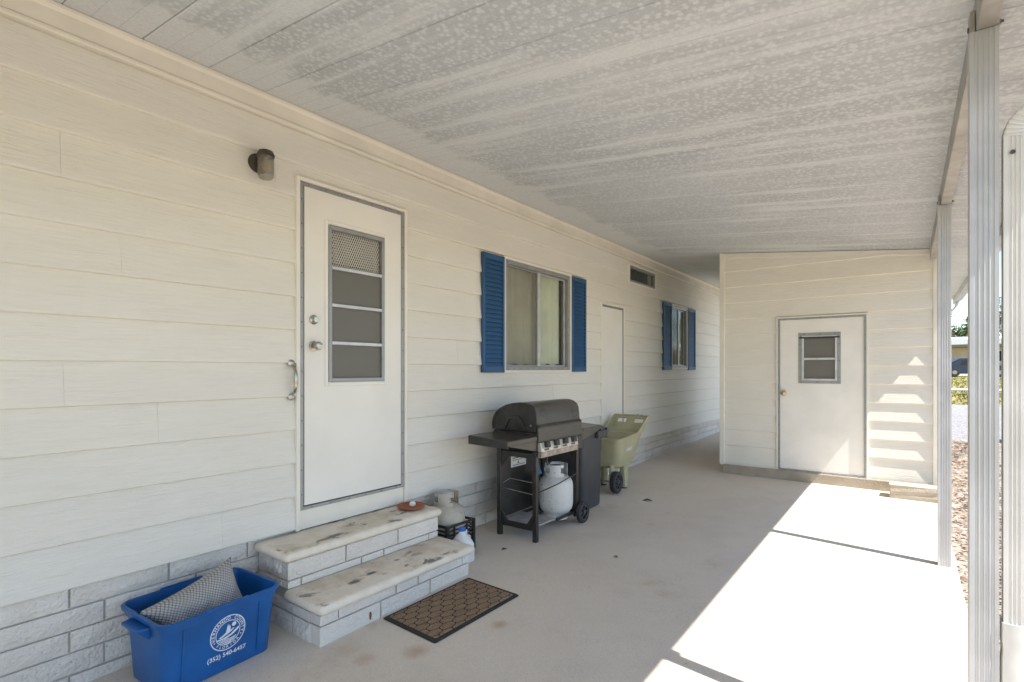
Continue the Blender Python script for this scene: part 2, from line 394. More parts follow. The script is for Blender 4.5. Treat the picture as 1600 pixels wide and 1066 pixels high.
# ------------------------------------------------------------------ the setting
def sheet(name, x0, x1, y0, y1, dz, mat, nx=1, ny=1, far=None):
    mb = MB(); 
    ys = [y0 + (y1 - y0) * j / ny for j in range(ny + 1)]
    for y in ys:
        for i in range(nx + 1): mb.v.append((x0 + (x1 - x0) * i / nx, y, LZ(y) + dz))
    for j in range(ny):
        for i in range(nx): a = j * (nx + 1) + i; mb.f.append((a, a + 1, a + nx + 2, a + nx + 1))
    return struct(obj(name, mb, mat))
def LZ(y):                                # land height: rises to 110 m, then level
    return gz(max(-60, min(y, 110)))
mb = MB(); ys = [-900, -60, -20, 0, 20, 40, 60, 80, 110, 200, 1400]; xs = [-900, -60, 0, 60, 900]
for y in ys:
    for x in xs: mb.v.append((x, y, LZ(y) - .10))
for j in range(len(ys) - 1):
    for i in range(len(xs) - 1): a = j * len(xs) + i; mb.f.append((a, a + 1, a + len(xs) + 1, a + len(xs)))
struct(obj('ground', mb, M['grass']))
sheet('litter_ground', 3.2, 14, -12, 12.4, -.055, M['litter'])
sheet('gravel_drive', 2.6, 30, 12.4, 21.6, -.06, M['gravel'])
sheet('footpath', -40, 60, 31.2, 32.9, -.075, M['path'])
# patio slab with a real edge
mb = MB().hexa([(-.05, -5, gz(-5) - .14), (3.273, -5, gz(-5) - .14), (3.273, 13.0, gz(13) - .14), (-.05, 13.0, gz(13) - .14),
                (-.05, -5, gz(-5)), (3.273, -5, gz(-5)), (3.273, 13.0, gz(13)), (-.05, 13.0, gz(13))])
struct(obj('patio_slab', mb, M['concrete'], bevel=.006))

# ------------------------------------------------------------------ the mobile home
HY0, HY1 = -4.0, 13.2
home = thing('mobile_home', 'long cream mobile home with lap siding, white door and blue shutters', 'house', (0, 4.6, 0))
OPEN = [  # y0, y1, z0, z1 holes in the siding
    (1.774, 2.660, .40, 2.634), (3.830, 5.044, 1.420, 2.496), (5.777, 6.423, .40, 2.268), (6.565, 7.496, 2.612, 2.868), (8.129, 8.905, 1.453, 2.489)]
# wall body behind the boards: cells around the window holes
def wall_cells(mb, plane, rects, y0, y1, z0, z1, d0, d1):
    ysn = sorted({y0, y1, *[r[0] for r in rects], *[r[1] for r in rects]}); zsn = sorted({z0, z1, *[max(z0, min(z1, r[2])) for r in rects], *[r[3] for r in rects]})
    for a, b in zip(ysn, ysn[1:]):
        run = None
        for c, d in zip(zsn, zsn[1:]):
            hole = any(r[0] <= (a + b) / 2 <= r[1] and r[2] <= (c + d) / 2 <= r[3] for r in rects)
            if hole:
                if run: mb.box(d0, d1, a, b, run[0], run[1]); run = None
            else: run = (run[0], d) if run else (c, d)
        if run: mb.box(d0, d1, a, b, *run)
mb = MB(); wall_cells(mb, 'x', [(2.0, 2.45, 1.37, 2.383), OPEN[1], OPEN[3], OPEN[4]], HY0, HY1, .475, 3.09, -.11, -.002)
mb.box(-4.2, -.111, HY0, HY1, .475, 3.09)
wall = obj('wall', mb, M['trim'], home)
mb = MB().prism([(-4.5, 3.095), (-.10, 3.095), (-.10, 3.22), (-2.2, 3.75), (-4.5, 3.2)], 'y', HY0 - .2, HY1 + .2)
obj('roof', mb, M['alu_white'], home)
# lap boards
CH = .203; Z0 = .473
def lap(z0, z1, full):    # outline (x,z) of a lap board between z0 and z1 (full course bottom z = full)
    f = lambda z: .0175 - .0145 * (z - full) / CH
    return [(-.001, z0), (f(full) - .004, z0), (f(full) + .0005, z0 + .006), (f(z0) if z0 > full + .01 else f(full) , z0 + .016), (f(z1), z1), (-.001, z1)]
rj = random.Random(11)
JO = {9: .661, 8: .973, 4: .672, 3: 1.039}
for k in range(12):
    za = Z0 + CH * k; zb = min(za + CH, 2.93)
    j = JO.get(k, rj.uniform(-3.2, .4) if k not in (0, 1, 2) else rj.uniform(-3.4, -1)) - 3.66
    cuts = [HY0]
    while j < HY1:
        if j > HY0 + .2: cuts.append(j)
        j += 3.66
    cuts.append(HY1)
    for a, b in zip(cuts, cuts[1:]):
        a += .0004; b -= .0004
        segs = [(a, b, za, zb)]
        for (y0, y1, z0, z1) in OPEN:
            out = []
            for (p, q, u, w) in segs:
                if q <= y0 or p >= y1 or w <= z0 or u >= z1: out.append((p, q, u, w)); continue
                if p < y0: out.append((p, y0, u, w))
                if q > y1: out.append((y1, q, u, w))
                pa, qa = max(p, y0), min(q, y1)
                if z1 < w - .012: out.append((pa, qa, z1, w))
                if z0 > u + .012: out.append((pa, qa, u, z0))
            segs = out
        for (p, q, u, w) in segs:
            if q - p < .004: continue
            dx = rj.uniform(-.0006, .0006)
            f = lambda z: .0265 - .0235 * (z - za) / CH + dx
            if u < za + .002: prof = [(-.001, u), (f(za) - .008, u - .0005), (f(za) - .001, u + .004), (f(za) - .0008, u + .014), (f(w), w), (-.001, w)]
            else: prof = [(-.001, u), (f(u), u), (f(w), w), (-.001, w)]
            obj('siding_board', MB().prism(prof, 'y', p, q), M['siding'], wall)
# crown trim under the roof
obj('crown_trim', MB().prism([(-.001, 2.915), (.030, 2.915), (.036, 2.922), (.036, 2.935), (.024, 2.946), (.022, 3.02), (.034, 3.036), (.034, 3.052), (-.001, 3.052)], 'y', HY0, HY1), M['crown'], home)
# block skirting
skirt = obj('skirting', B(-.16, -.034, HY0, HY1, -.15, .470), M['mortar'], home)
rb = random.Random(5)
NB = 0
for k in range(5):
    zt = .466 - .1005 * k; zb = zt - .0915
    y = HY0 + (.30 if k % 2 == 0 else .43) - .4
    while y < 11.2:
        a, b = max(y + .005, HY0), y + .395
        if b > HY0 and zt > gz(y) - .01 and not (1.6 < a and b < 2.6):
            bl = rb.uniform(-.003, .003); x1 = -.022 + bl
            # split face: front grid pushed in and out
            mbb = MB(); nx, nz_ = 6, 3; front = []
            for jz in range(nz_ + 1):
                for iy in range(nx + 1):
                    edge = iy in (0, nx) or jz in (0, nz_)
                    front.append((x1 + (0 if edge else .006 + rb.uniform(-.004, .005)), a + (b - a) * iy / nx, zb + (zt - zb) * jz / nz_))
            mbb.v = front + [(-.045, a, zb), (-.045, b, zb), (-.045, b, zt), (-.045, a, zt)]
            for jz in range(nz_):
                for iy in range(nx): q = jz * (nx + 1) + iy; mbb.f.append((q, q + 1, q + nx + 2, q + nx + 1))
            n0 = len(front); T = nz_ * (nx + 1)
            mbb.f += [tuple(range(nx, -1, -1)) + (n0, n0 + 1), tuple(range(T, T + nx + 1)) + (n0 + 2, n0 + 3),
                      tuple(jz * (nx + 1) for jz in range(nz_ + 1)) + (n0 + 3, n0), tuple(jz * (nx + 1) + nx for jz in range(nz_, -1, -1)) + (n0 + 1, n0 + 2)]
            obj('block', mbb, M['block_far'], skirt); NB += 1
        y += .40

def screws(mb, pts, r=.0042, x=0, h=.0025, axis='x'):
    for p in pts: mb.lathe([(r, 0), (r * .8, h)], p, 8, axis)
def frange(a, b, n): return [a + (b - a) * i / (n - 1) for i in range(n)]
def ring(mb, y0, y1, z0, z1, t, x0, x1, tb=None):
    tb = t if tb is None else tb
    mb.box(x0, x1, y0, y0 + t, z0, z1).box(x0, x1, y1 - t, y1, z0, z1).box(x0, x1, y0 + t, y1 - t, z1 - t, z1).box(x0, x1, y0 + t, y1 - t, z0, z0 + tb); return mb

# --- entry door
door = obj('entry_door', MB().box(.001, .021, 1.832, 1.999, .610, 2.583).box(.001, .021, 2.451, 2.606, .610, 2.583).box(.001, .021, 1.999, 2.451, .610, 1.369).box(.001, .021, 1.999, 2.451, 2.384, 2.583), M['door_white'], home)
mb = MB(); mb.box(0, .034, 1.772, 1.798, .463, 2.634).box(0, .034, 2.636, 2.662, .463, 2.634).box(0, .034, 1.798, 2.636, 2.610, 2.634)
obj('door_casing', mb, M['trim'], door, bevel=.003)
mb = ring(MB(), 1.8, 2.634, .583, 2.608, .0245, -.001, .024, .020); obj('door_frame', mb, M['alu'], door, bevel=.002)
obj('gap_shade', ring(MB(), 1.81, 2.622, .592, 2.6, .03, -.0008, .0006), M['gap'], door)  # near-black ring paints the shade in the gap round the leaf
obj('sill_panel', B(-.001, .016, 1.799, 2.635, .463, .582), M['trim'], door, bevel=.002)
mb = MB(); screws(mb, [(.024, 1.812, z) for z in frange(.68, 2.5, 13)] + [(.024, 2.622, z) for z in frange(.68, 2.5, 13)] + [(.024, y, 2.596) for y in frange(1.86, 2.58, 7)] + [(.024, y, .593) for y in frange(1.88, 2.56, 6)])
obj('frame_screws', mb, M['screw'], door)
mb = ring(MB(), 1.972, 2.478, 1.342, 2.411, .026, .0205, .027); obj('window_flange', mb, M['door_white'], door, bevel=.003)
ZB = [1.384, 1.623, 1.868, 2.110, 2.363]
mb = ring(MB(), 2.0, 2.45, 1.370, 2.383, .024, -.03, .030)
obj('louvre_frame', mb, M['alu'], door, bevel=.002)
mb = MB().box(.005, .036, 2.006, 2.444, 2.352, 2.381); obj('louvre_head', mb, M['alu'], door, bevel=.003)
for i in range(4):
    z0, z1 = ZB[i], ZB[i + 1]
    if i: obj('louvre_rail', B(.006, .030, 2.024, 2.426, z0 - .012, z0 + .010), M['alu_white'], door, bevel=.002)
    obj('glass_pane', B(.010, .0135, 2.0245, 2.4255, z0 + .0105, z1 - .0125), M['glass_clear'] if i == 3 else M['glass_dusty'], door)
mb = MB()
for s in (-1, 1):                         # diamond security mesh behind the louvres
    W, H = .402, .965; st = .034
    for i in range(-30, 58):
        c0 = i * st; a = 2.0
        # z = c0 + s*a*y ; clip to the rectangle
        pts = []
        for yy in (0, W):
            zz = c0 + s * a * yy
            if 0 <= zz <= H: pts.append((yy, zz))
        for zz in (0, H):
            yy = (zz - c0) / (s * a)
            if 0 < yy < W: pts.append((yy, zz))
        if len(pts) < 2: continue
        (ya, za), (yb, zb) = pts[0], pts[1]
        d = Vector((0, yb - ya, zb - za))
        if d.length < .03: continue
        n = Vector((0, -d.z, d.y)).normalized() * .0025; o_ = Vector((-.004 - (.001 if s > 0 else 0), 2.024, 1.394))
        p, q = Vector((0, ya, za)) + o_, Vector((0, yb, zb)) + o_
        mb.add([p - n, q - n, q + n, p + n, p - n - Vector((.0015, 0, 0)), q - n - Vector((.0015, 0, 0)), q + n - Vector((.0015, 0, 0)), p + n - Vector((.0015, 0, 0))], [(0, 1, 2, 3), (7, 6, 5, 4), (0, 4, 5, 1), (3, 2, 6, 7)])
obj('security_mesh', mb, M['trim'], door)
obj('dark_backing', B(-.108, -.100, 2.0, 2.45, 1.37, 2.383), M['interior'], door)
mb = MB().lathe([(.030, .021), (.029, .027), (.020, .034), (.019, .046), (.016, .05)], (0, 1.895, 1.762), 20, 'x'); obj('deadbolt', mb, M['nickel'], door, smooth=True)
mb = MB().lathe([(.033, .021), (.032, .027), (.015, .031), (.013, .052), (.020, .056), (.027, .066), (.0275, .078), (.022, .088), (.008, .091)], (0, 1.895, 1.597), 20, 'x'); obj('door_knob', mb, M['nickel'], door, smooth=True)
for z in (1.284, 1.490):
    pass
hd = MB().tube([(.030, 1.748, 1.300), (.055, 1.748, 1.318), (.066, 1.748, 1.350), (.068, 1.748, 1.387), (.066, 1.748, 1.424), (.055, 1.748, 1.456), (.030, 1.748, 1.474)], .009, 10, rs=[.008, .009, .011, .0125, .011, .009, .008])
for z in (1.285, 1.489): hd.lathe([(.021, .0), (.021, .014), (.012, .019)], (.015, 1.742, z), 14, 'x')
hb = obj('grab_handle', hd, M['nickel'], home, smooth=True)
mb = MB(); screws(mb, [(.031, 1.742 + dy, z) for z in (1.283, 1.491) for dy in (-.010, .010)], .004); obj('handle_screw', mb, M['screw'], hb)

# --- slider windows with louvred shutters
def shutter(y0, y1, z0, z1, n):
    t = .030
    sh = obj('shutter', MB().box(.016, .046, y0, y0 + t, z0, z1).box(.016, .046, y1 - t, y1, z0, z1).box(.016, .046, y0 + t, y1 - t, z1 - .05, z1).box(.016, .046, y0 + t, y1 - t, z0, z0 + .05)
             .box(.016, .020, y0 + t, y1 - t, z0 + .05, z1 - .05), M['blue_shutter'], home, bevel=.002)
    h = (z1 - z0 - .10) / n; me = None
    for i in range(n):
        za = z0 + .05 + h * i
        if me is None:
            me = mesh(MB().hexa([(.024, y0 + t + .001, 0), (.043, y0 + t + .001, 0), (.043, y1 - t - .001, 0), (.024, y1 - t - .001, 0),
                            (.020, y0 + t + .001, h * 1.02), (.027, y0 + t + .001, h * 1.02), (.027, y1 - t - .001, h * 1.02), (.020, y1 - t - .001, h * 1.02)]), 'slat', .0015)
            me.materials.append(M['blue_shutter'])
        s = link('slat', me, None, sh); s.matrix_parent_inverse = Matrix.Translation(-WLOC[home.name] * 0); s.location = (0, 0, za)
        s.matrix_parent_inverse = Matrix.Identity(4)
def slider(y0, y1, z0, z1, name, dark_left):
    fr = ring(MB(), y0, y1, z0, z1, .024, -.02, .036); w = obj(name, fr, M['trim'], home, bevel=.002)
    fl = ring(MB(), y0 + .025, y1 - .025, z0 + .025, z1 - .025, .040, -.045, .026, .034); obj('track_frame', fl, M['alu'], w, bevel=.002)
    a, b, c, d = y0 + .066, y1 - .066, z0 + .060, z1 - .066; m = (a + b) / 2
    obj('meeting_stile', B(-.030, .014, m - .018, m + .018, c, d), M['alu_white'], w, bevel=.002)
    mb = MB(); ring(mb, a, m - .019, c, d, .016, -.005, .012); obj('sash', mb, M['alu'], w, bevel=.0015)
    mb = MB(); ring(mb, m + .019, b, c, d, .016, -.032, -.012); obj('sash', mb, M['alu_white'], w, bevel=.0015)
    obj('glass_pane', B(.001, .004, a + .0165, m - .0355, c + .0165, d - .0165), M['glass_screen'], w)
    obj('glass_pane', B(-.024, -.021, m + .0355, b - .0165, c + .0165, d - .0165), M['glass'], w)
    mb = MB(); screws(mb, [(.026, y, z0 + .040) for y in frange(a, b, 11)] + [(.026, y0 + (y1 - y0) - .045, z) for z in frange(c, d, 12)] + [(.026, y, z1 - .045) for y in frange(a, b, 8)]); obj('frame_screws', mb, M['screw'], w)
    # curtain: gently pleated cloth
    n = 60; L0, L1 = [], []; e0, e1 = (a + .004, b - .05) if not dark_left else (m + .02, b - .004)
    for i in range(n + 1):
        y = e0 + (e1 - e0) * i / n; x = -.058 + .006 * math.sin(i * .9) + .004 * math.sin(i * 2.3)
        L0.append((x, y, c + .020 + .012 * math.sin(i * .55 + 1) * (1 if i > n * .45 else .4))); L1.append((x, y, d))
    mbc = MB().loft([L0, L1, [(p[0] - .002, p[1], p[2]) for p in L1], [(p[0] - .002, p[1], p[2]) for p in L0]], False, False, False)
    obj('curtain', mbc, M['blind'] if dark_left else M['curtain'], w, smooth=True)
    obj('dark_backing', B(-.108, -.100, y0, y1, z0, z1), M['interior'], w)
    return w
slider(3.828, 5.046, 1.418, 2.498, 'window', False)
shutter(3.519, 3.826, 1.423, 2.480, 24); shutter(5.048, 5.363, 1.423, 2.480, 24)
slider(8.127, 8.907, 1.451, 2.491, 'window', True)
shutter(7.776, 8.125, 1.440, 2.478, 24); shutter(8.909, 9.273, 1.440, 2.478, 24)

# --- narrow utility door and the high awning window
ud = obj('utility_door', B(.0, .016, 5.815, 6.385, .50, 2.222), M['door_white'], home, bevel=.002)
obj('door_casing', MB().box(-.001, .028, 5.773, 5.797, .463, 2.272).box(-.001, .028, 6.403, 6.427, .463, 2.272).box(-.001, .028, 5.797, 6.403, 2.248, 2.272), M['trim'], ud, bevel=.002)
obj('door_frame', MB().box(-.001, .020, 5.798, 5.812, .464, 2.247).box(-.001, .020, 6.388, 6.402, .464, 2.247).box(-.001, .020, 5.812, 6.388, 2.226, 2.247), M['alu'], ud, bevel=.001)
obj('sill_panel', B(-.001, .012, 5.813, 6.387, .464, .494), M['trim'], ud)
aw = obj('awning_window', ring(MB(), 6.560, 7.500, 2.608, 2.872, .022, -.02, .034), M['trim'], home, bevel=.002)
obj('sash', ring(MB(), 6.583, 7.477, 2.631, 2.849, .026, -.03, .026), M['alu'], aw, bevel=.002)
obj('glass_pane', B(-.004, 0, 6.610, 7.450, 2.658, 2.822), M['glass'], aw)
obj('dark_backing', B(-.108, -.10, 6.56, 7.5, 2.608, 2.872), M['interior'], aw)
mb = MB().tube([(.02, 6.86, .80), (.05, 6.86, .80), (.07, 6.86, .79)], .012, 10).lathe([(.03, .0), (.03, .012)], (.016, 6.86, .80), 12, 'x').lathe([(.028, .07), (.028, .078)], (0, 6.86, .80), 12, 'x')
obj('hose_tap', mb, M['bronze'], home, smooth=True)

# ------------------------------------------------------------------ carport
def CZ(x): return 3.058 - .1085 * x            # underside of the roof
carport = thing('carport', 'flat aluminium carport roof with mildew spots on fluted grey posts', 'carport', (3.2, 4.7, 0))
PW = .3045; XE = 3.625
prof = [(.0015, .0), (.004, -.0), (PW - .004, 0), (PW - .0015, .004), (PW - .0015, .076), (.0015, .076), (.0015, .004)]
def panel_mesh(mat):
    mb = MB(); pr_ = [(.0012, .004), (.0045, .0), (PW - .0045, .0), (PW - .0012, .004), (PW - .0012, .075), (.0012, .075)]
    lo = [(.002, a, CZ(.002) + b) for a, b in pr_]; hi = [(XE, a, CZ(XE) + b) for a, b in pr_]
    me = mesh(mb.loft([lo, hi]), 'roof_panel'); me.materials.append(mat); return me
pm, pmc = panel_mesh(M['roof']), panel_mesh(M['roof_ground_lit'])
for i in range(-15, 37):
    y = .664 + PW * i
    o = link('roof_panel', pm if y < 7.0 else pmc, None, carport); o.location = (0, y, 0)
YR0, YR1 = .664 - PW * 15, .664 + PW * 37
obj('roof_skin', MB().hexa([(-.098, YR0, CZ(-.1) + .077), (XE, YR0, CZ(XE) + .077), (XE, YR1, CZ(XE) + .077), (-.098, YR1, CZ(-.1) + .077), (-.098, YR0, CZ(-.1) + .081), (XE, YR0, CZ(XE) + .081), (XE, YR1, CZ(XE) + .081), (-.098, YR1, CZ(-.1) + .081)]), M['alu_white'], carport)
# gutter
g0 = CZ(XE)
gp = [(3.627, g0 + .085), (3.627, g0 - .085), (3.690, g0 - .085), (3.705, g0 - .05), (3.752, g0 - .02), (3.752, g0 + .012), (3.744, g0 + .012), (3.742, g0 - .014), (3.698, g0 - .042), (3.685, g0 - .079), (3.632, g0 - .079), (3.632, g0 + .085)]
obj('gutter', MB().prism(gp, 'y', YR0, YR1), M['gutter'], carport)
# beam
BZ = 2.592
obj('beam', MB().prism([(3.184, BZ), (3.187, BZ - .002), (3.237, BZ - .002), (3.240, BZ), (3.240, CZ(3.24) - .001), (3.184, CZ(3.184) - .001)], 'y', YR0 + .1, 6.955), M['beam'], carport, bevel=.001)
def fluted(x0, x1, y0, y1, n=4, dep=.0032):
    out = []
    def side(a, b, nx, ny):
        L = math.hypot(b[0] - a[0], b[1] - a[1]); tx, ty = (b[0] - a[0]) / L, (b[1] - a[1]) / L
        out.append(a); m = .010; w = (L - 2 * m) / n
        for k in range(n):
            c = m + w * (k + .5)
            for t, d in ((-.42, 0), (-.22, .8), (0, 1), (.22, .8), (.42, 0)):
                out.append((a[0] + tx * (c + t * w) - nx * dep * d, a[1] + ty * (c + t * w) - ny * dep * d))
    side((x0, y0), (x1, y0), 0, -1); side((x1, y0), (x1, y1), 1, 0); side((x1, y1), (x0, y1), 0, 1); side((x0, y1), (x0, y0), -1, 0)
    return out
def post(y, lab):
    x0, x1 = 3.168, 3.242; zb = gz(y) + .001
    p = obj('post', MB().prism(fluted(x0, x1, y, y + .074), 'z', zb, BZ - .004), M['post'], carport, smooth=True, angle=28)
    p['label'] = lab
    for xa, xb in ((x0 + .001, x0 + .014), (x1 - .0015, x1 + .003)):
        obj('bracket', B(xa, xb, y + .004, y + .070, BZ - .0035, BZ + .070), M['beam'], p, bevel=.001)
    mb = MB().lathe([(.0085, -.005), (.0085, 0)], (x0 + .001, y + .036, BZ + .022), 6, 'x').lathe([(.0085, 0), (.0085, .005), (.0045, .005), (.0045, .012)], (x1 + .003, y + .036, BZ + .022), 6, 'x')
    obj('bolt', mb, M['screw'], p)
    mb = MB(); screws(mb, [(x0 - .0005, y + .02, zb + .03), (x0 - .0005, y + .02, zb + .11)], .005, axis='x'); obj('base_screw', mb, M['screw'], p)
post(2.352, 'nearer fluted grey post beside the white downspout'); post(4.706, 'farther fluted grey post in front of the shed corner')
# near downspout: fluted pipe, elbow to the gutter
ys0, ys1 = 2.352, 2.402; sx0, sx1 = 3.252, 3.304
def spout_prof(w, d, n=3, dep=.004):
    pts = fluted(-w / 2, w / 2, -d / 2, d / 2, n, dep); return pts
ds = obj('downspout', MB().prism([(a + (sx0 + sx1) / 2, b + (ys0 + ys1) / 2) for a, b in spout_prof(.052, .050)], 'z', .42, 2.222), M['spout'], carport, smooth=True, angle=28)
cx_, cy_ = (sx0 + sx1) / 2, (ys0 + ys1) / 2
def elbow(name, path, w=.056, d=.054, ribs=7, parent=None):
    """rectangular pipe bent in the XZ plane with crimped ribs"""
    pts = [Vector(p) for p in path]; fine = []
    for i in range(len(pts) - 1):
        for k in range(4): fine.append(pts[i].lerp(pts[i + 1], k / 4))
    fine.append(pts[-1]); mb = MB(); L = []
    for i, p in enumerate(fine):
        d_ = (fine[min(i + 1, len(fine) - 1)] - fine[max(i - 1, 0)]).normalized(); yv = Vector((0, 1, 0)); sd = yv.cross(d_).normalized()
        sc = 1.0 - (.07 if i % 4 == 3 else 0)
        L.append([p + sd * a * sc + yv * b * sc for a, b in [(q[0], q[1]) for q in rrect(w, d, .010, 0, n=2)]])
    return obj(name, mb.loft(L), M['spout'], parent, smooth=True, angle=40)
arc = [(cx_ + .085 - .085 * math.cos(a), cy_, 2.212 + .085 * math.sin(a)) for a in frange(0, R(62), 8)]
e = arc[-1]; dx, dz = math.sin(R(62)), math.cos(R(62)); Lr = (3.660 - e[0]) / dx
tip = (e[0] + dx * Lr, cy_, e[2] + dz * Lr)
obj('screw', MB().lathe([(.007, -.004), (.007, .0)], (cx_ - .004, ys0 + .0005, 2.160), 8, 'y'), M['screw'], ds)
elbow('elbow', arc, parent=ds); elbow('elbow_run', [(e[0] - dx * .002, cy_, e[2]), tip, (tip[0] + .012, cy_, tip[2] + .04), (tip[0] + .012, cy_, g0 - .086)], w=.050, d=.050, parent=ds)
elbow('foot_elbow', [(cx_, cy_, .62), (cx_, cy_, .50), (cx_, cy_, .20), (cx_ + .05, cy_, .13), (cx_ + .16, cy_, .09)], w=.062, d=.060, parent=ds)
# far downspout at the roof end
fd = MB().tube([(3.665, 11.55, g0 - .086), (3.665, 11.55, g0 - .16), (3.62, 11.5, g0 - .24), (3.40, 11.45, g0 - .33), (3.32, 11.45, g0 - .40), (3.32, 11.45, gz(11.45) - .05)], .033, 10)
obj('downspout', fd, M['spout'], carport, smooth=True)

# ------------------------------------------------------------------ storage shed
shed = thing('storage_shed', 'cream lap-sided storage shed under the carport with white door', 'shed', (2.16, 7.03, gz(7)))
SX0, SX1, SY = 1.085, 3.25, 7.03
zr = lambda x: CZ(x) - .004
footz = .245
obj('footing', MB().box(SX0 + .03, SX1 - .05, SY - .05, 9.6, .02, footz), M['footing'], shed, bevel=.008)
body = MB().add([(SX0 + .004, SY + .002, footz), (SX1 - .004, SY + .002, footz), (SX1 - .004, 9.58, footz), (SX0 + .004, 9.58, footz),
                 (SX0 + .004, SY + .002, zr(SX0) - .002), (SX1 - .004, SY + .002, zr(SX1) - .002), (SX1 - .004, 9.58, zr(SX1) - .002), (SX0 + .004, 9.58, zr(SX0) - .002)],
                [(3, 2, 1, 0), (4, 5, 6, 7), (0, 1, 5, 4), (1, 2, 6, 5), (2, 3, 7, 6), (3, 0, 4, 7)])
sw = obj('wall', body, M['trim'], shed)
DX0, DX1, DZ1 = 1.735, 2.650, 2.074
TH = .062
for k in range(13):
    za, zb = .285 + .2 * k, .485 + .2 * k
    if k == 0: za_board = .262
    else: za_board = za
    f = lambda z: SY - (.021 - .0165 * (z - za) / .2)
    spans = [(SX0 + .045, SX1 - .038)]
    if za < DZ1 - .02: spans = [(SX0 + .045, DX0), (DX1, SX1 - .038)]
    pieces = [(a, b, za_board, zb) for a, b in spans]
    if za < DZ1 < zb and za >= DZ1 - .02 - .2 and not za < DZ1 - .02: pieces = pieces
    elif za < DZ1 - .02 and zb > DZ1 + .012: pieces.append((DX0, DX1, DZ1, zb))
    for a, b, u, w in pieces:
        # clip by the sloping top trim
        zl, zrr = zr(a) - TH + .01, zr(b) - TH + .01
        if u >= max(zl, zrr): continue
        poly = [(a, u), (b, u)]
        if w <= min(zl, zrr): poly += [(b, w), (a, w)]
        else:
            sl = lambda x: zr(x) - TH + .01
            xx = lambda z: (3.058 - .004 - TH + .01 - z) / .1085
            if sl(b) > u: poly += [(b, min(w, sl(b)))]
            else: poly = [(a, u), (xx(u), u)]
            if sl(b) < w < sl(a): poly.append((xx(w), w))
            poly.append((a, min(w, sl(a))))
        fr = []; bk = []
        if abs(u - za) < .03:      # add the rolled lower lip
            pl = []
            for (x, z) in poly: pl.append((x, z))
            x0_, x1_ = poly[0][0], poly[1][0]
            fr = [(x, f(max(z, za)) if z > u + .001 else f(za) + .005, z) for x, z in poly]
            lip = [(x0_, f(za), u + .006), (x1_, f(za), u + .006)]
            n = len(poly); V = fr + [(x, SY + .001, z) for x, z in poly] + lip
            F = [(2 * n, 2 * n + 1) + tuple(range(2, n)), (0, 1, 2 * n + 1, 2 * n), tuple(range(2 * n - 1, n - 1, -1)), (0, n, n + 1, 1)]
            F += [(1, n + 1, n + 2, 2, 2 * n + 1), (0, 2 * n, n - 1, 2 * n - 1, n)]
            F += [(i, n + i, n + i + 1, i + 1) for i in range(2, n - 1)]
            mbx = MB().add(V, F)
        else:
            n = len(poly); V = [(x, f(z), z) for x, z in poly] + [(x, SY + .001, z) for x, z in poly]
            mbx = MB().add(V, [tuple(range(n)), tuple(range(2 * n - 1, n - 1, -1))] + [(i, n + i, n + (i + 1) % n, (i + 1) % n) for i in range(n)])
        obj('siding_board', mbx, M['shed_siding'], sw)
def slopebox(x0, x1, t, y0, y1):
    return MB().hexa([(x0, y0, zr(x0) - t), (x1, y0, zr(x1) - t), (x1, y1, zr(x1) - t), (x0, y1, zr(x0) - t), (x0, y0, zr(x0) - .001), (x1, y0, zr(x1) - .001), (x1, y1, zr(x1) - .001), (x0, y1, zr(x0) - .001)])
obj('top_trim', slopebox(SX0 + .046, SX1 - .039, TH, SY - .018, SY + .001), M['trim'], shed, bevel=.003)
obj('corner_trim', MB().add(*(lambda h: (h.v, h.f))(MB().hexa([(SX0 - .012, SY - .034, .24), (SX0 + .045, SY - .034, .24), (SX0 + .045, SY + .05, .24), (SX0 - .012, SY + .05, .24), (SX0 - .012, SY - .034, zr(SX0)), (SX0 + .045, SY - .034, zr(SX0 + .045)), (SX0 + .045, SY + .05, zr(SX0 + .045)), (SX0 - .012, SY + .05, zr(SX0))]))), M['trim'], shed, bevel=.003)
obj('corner_trim', MB().hexa([(SX1 - .038, SY - .029, .235), (SX1 + .012, SY - .029, .235), (SX1 + .012, SY + .05, .235), (SX1 - .038, SY + .05, .235), (SX1 - .038, SY - .029, zr(SX1)), (SX1 + .012, SY - .029, zr(SX1 + .012)), (SX1 + .012, SY + .05, zr(SX1 + .012)), (SX1 - .038, SY + .05, zr(SX1))]), M['trim'], shed, bevel=.003)
for xa, xb in ((SX0 + .046, DX0 - .001), (DX1 + .001, SX1 - .039)): obj('base_flashing', B(xa, xb, SY - .024, SY - .001, .243, .261), M['trim'], shed)
def yring(mb, x0, x1, z0, z1, t, y0, y1, tb=None):
    tb = t if tb is None else tb
    return mb.box(x0, x0 + t, y0, y1, z0, z1).box(x1 - t, x1, y0, y1, z0, z1).box(x0 + t, x1 - t, y0, y1, z1 - t, z1).box(x0 + t, x1 - t, y0, y1, z0, z0 + tb)
WX0, WX1, WZ0, WZ1 = 1.969, 2.395, 1.285, 1.877
sd = obj('shed_door', MB().box(1.772, WX0, SY - .012, SY, .262, 2.038).box(WX1, 2.614, SY - .012, SY, .262, 2.038).box(WX0, WX1, SY - .012, SY, .262, WZ0).box(WX0, WX1, SY - .012, SY, WZ1, 2.038), M['shed_door'], shed)
obj('door_casing', MB().box(1.733, 1.749, SY - .032, SY, .245, 2.076).box(2.636, 2.652, SY - .032, SY, .245, 2.076).box(1.749, 2.636, SY - .032, SY, 2.060, 2.076), M['trim'], sd, bevel=.002)
obj('door_frame', yring(MB(), 1.7495, 2.6355, .240, 2.0595, .020, SY - .027, SY), M['alu'], sd, bevel=.0015)
mb = MB()
for z in frange(.34, 1.98, 12):
    for x in (1.7595, 2.6255): mb.lathe([(.0045, -.0025), (.0045, 0)], (x, SY - .027, z), 8, 'y')
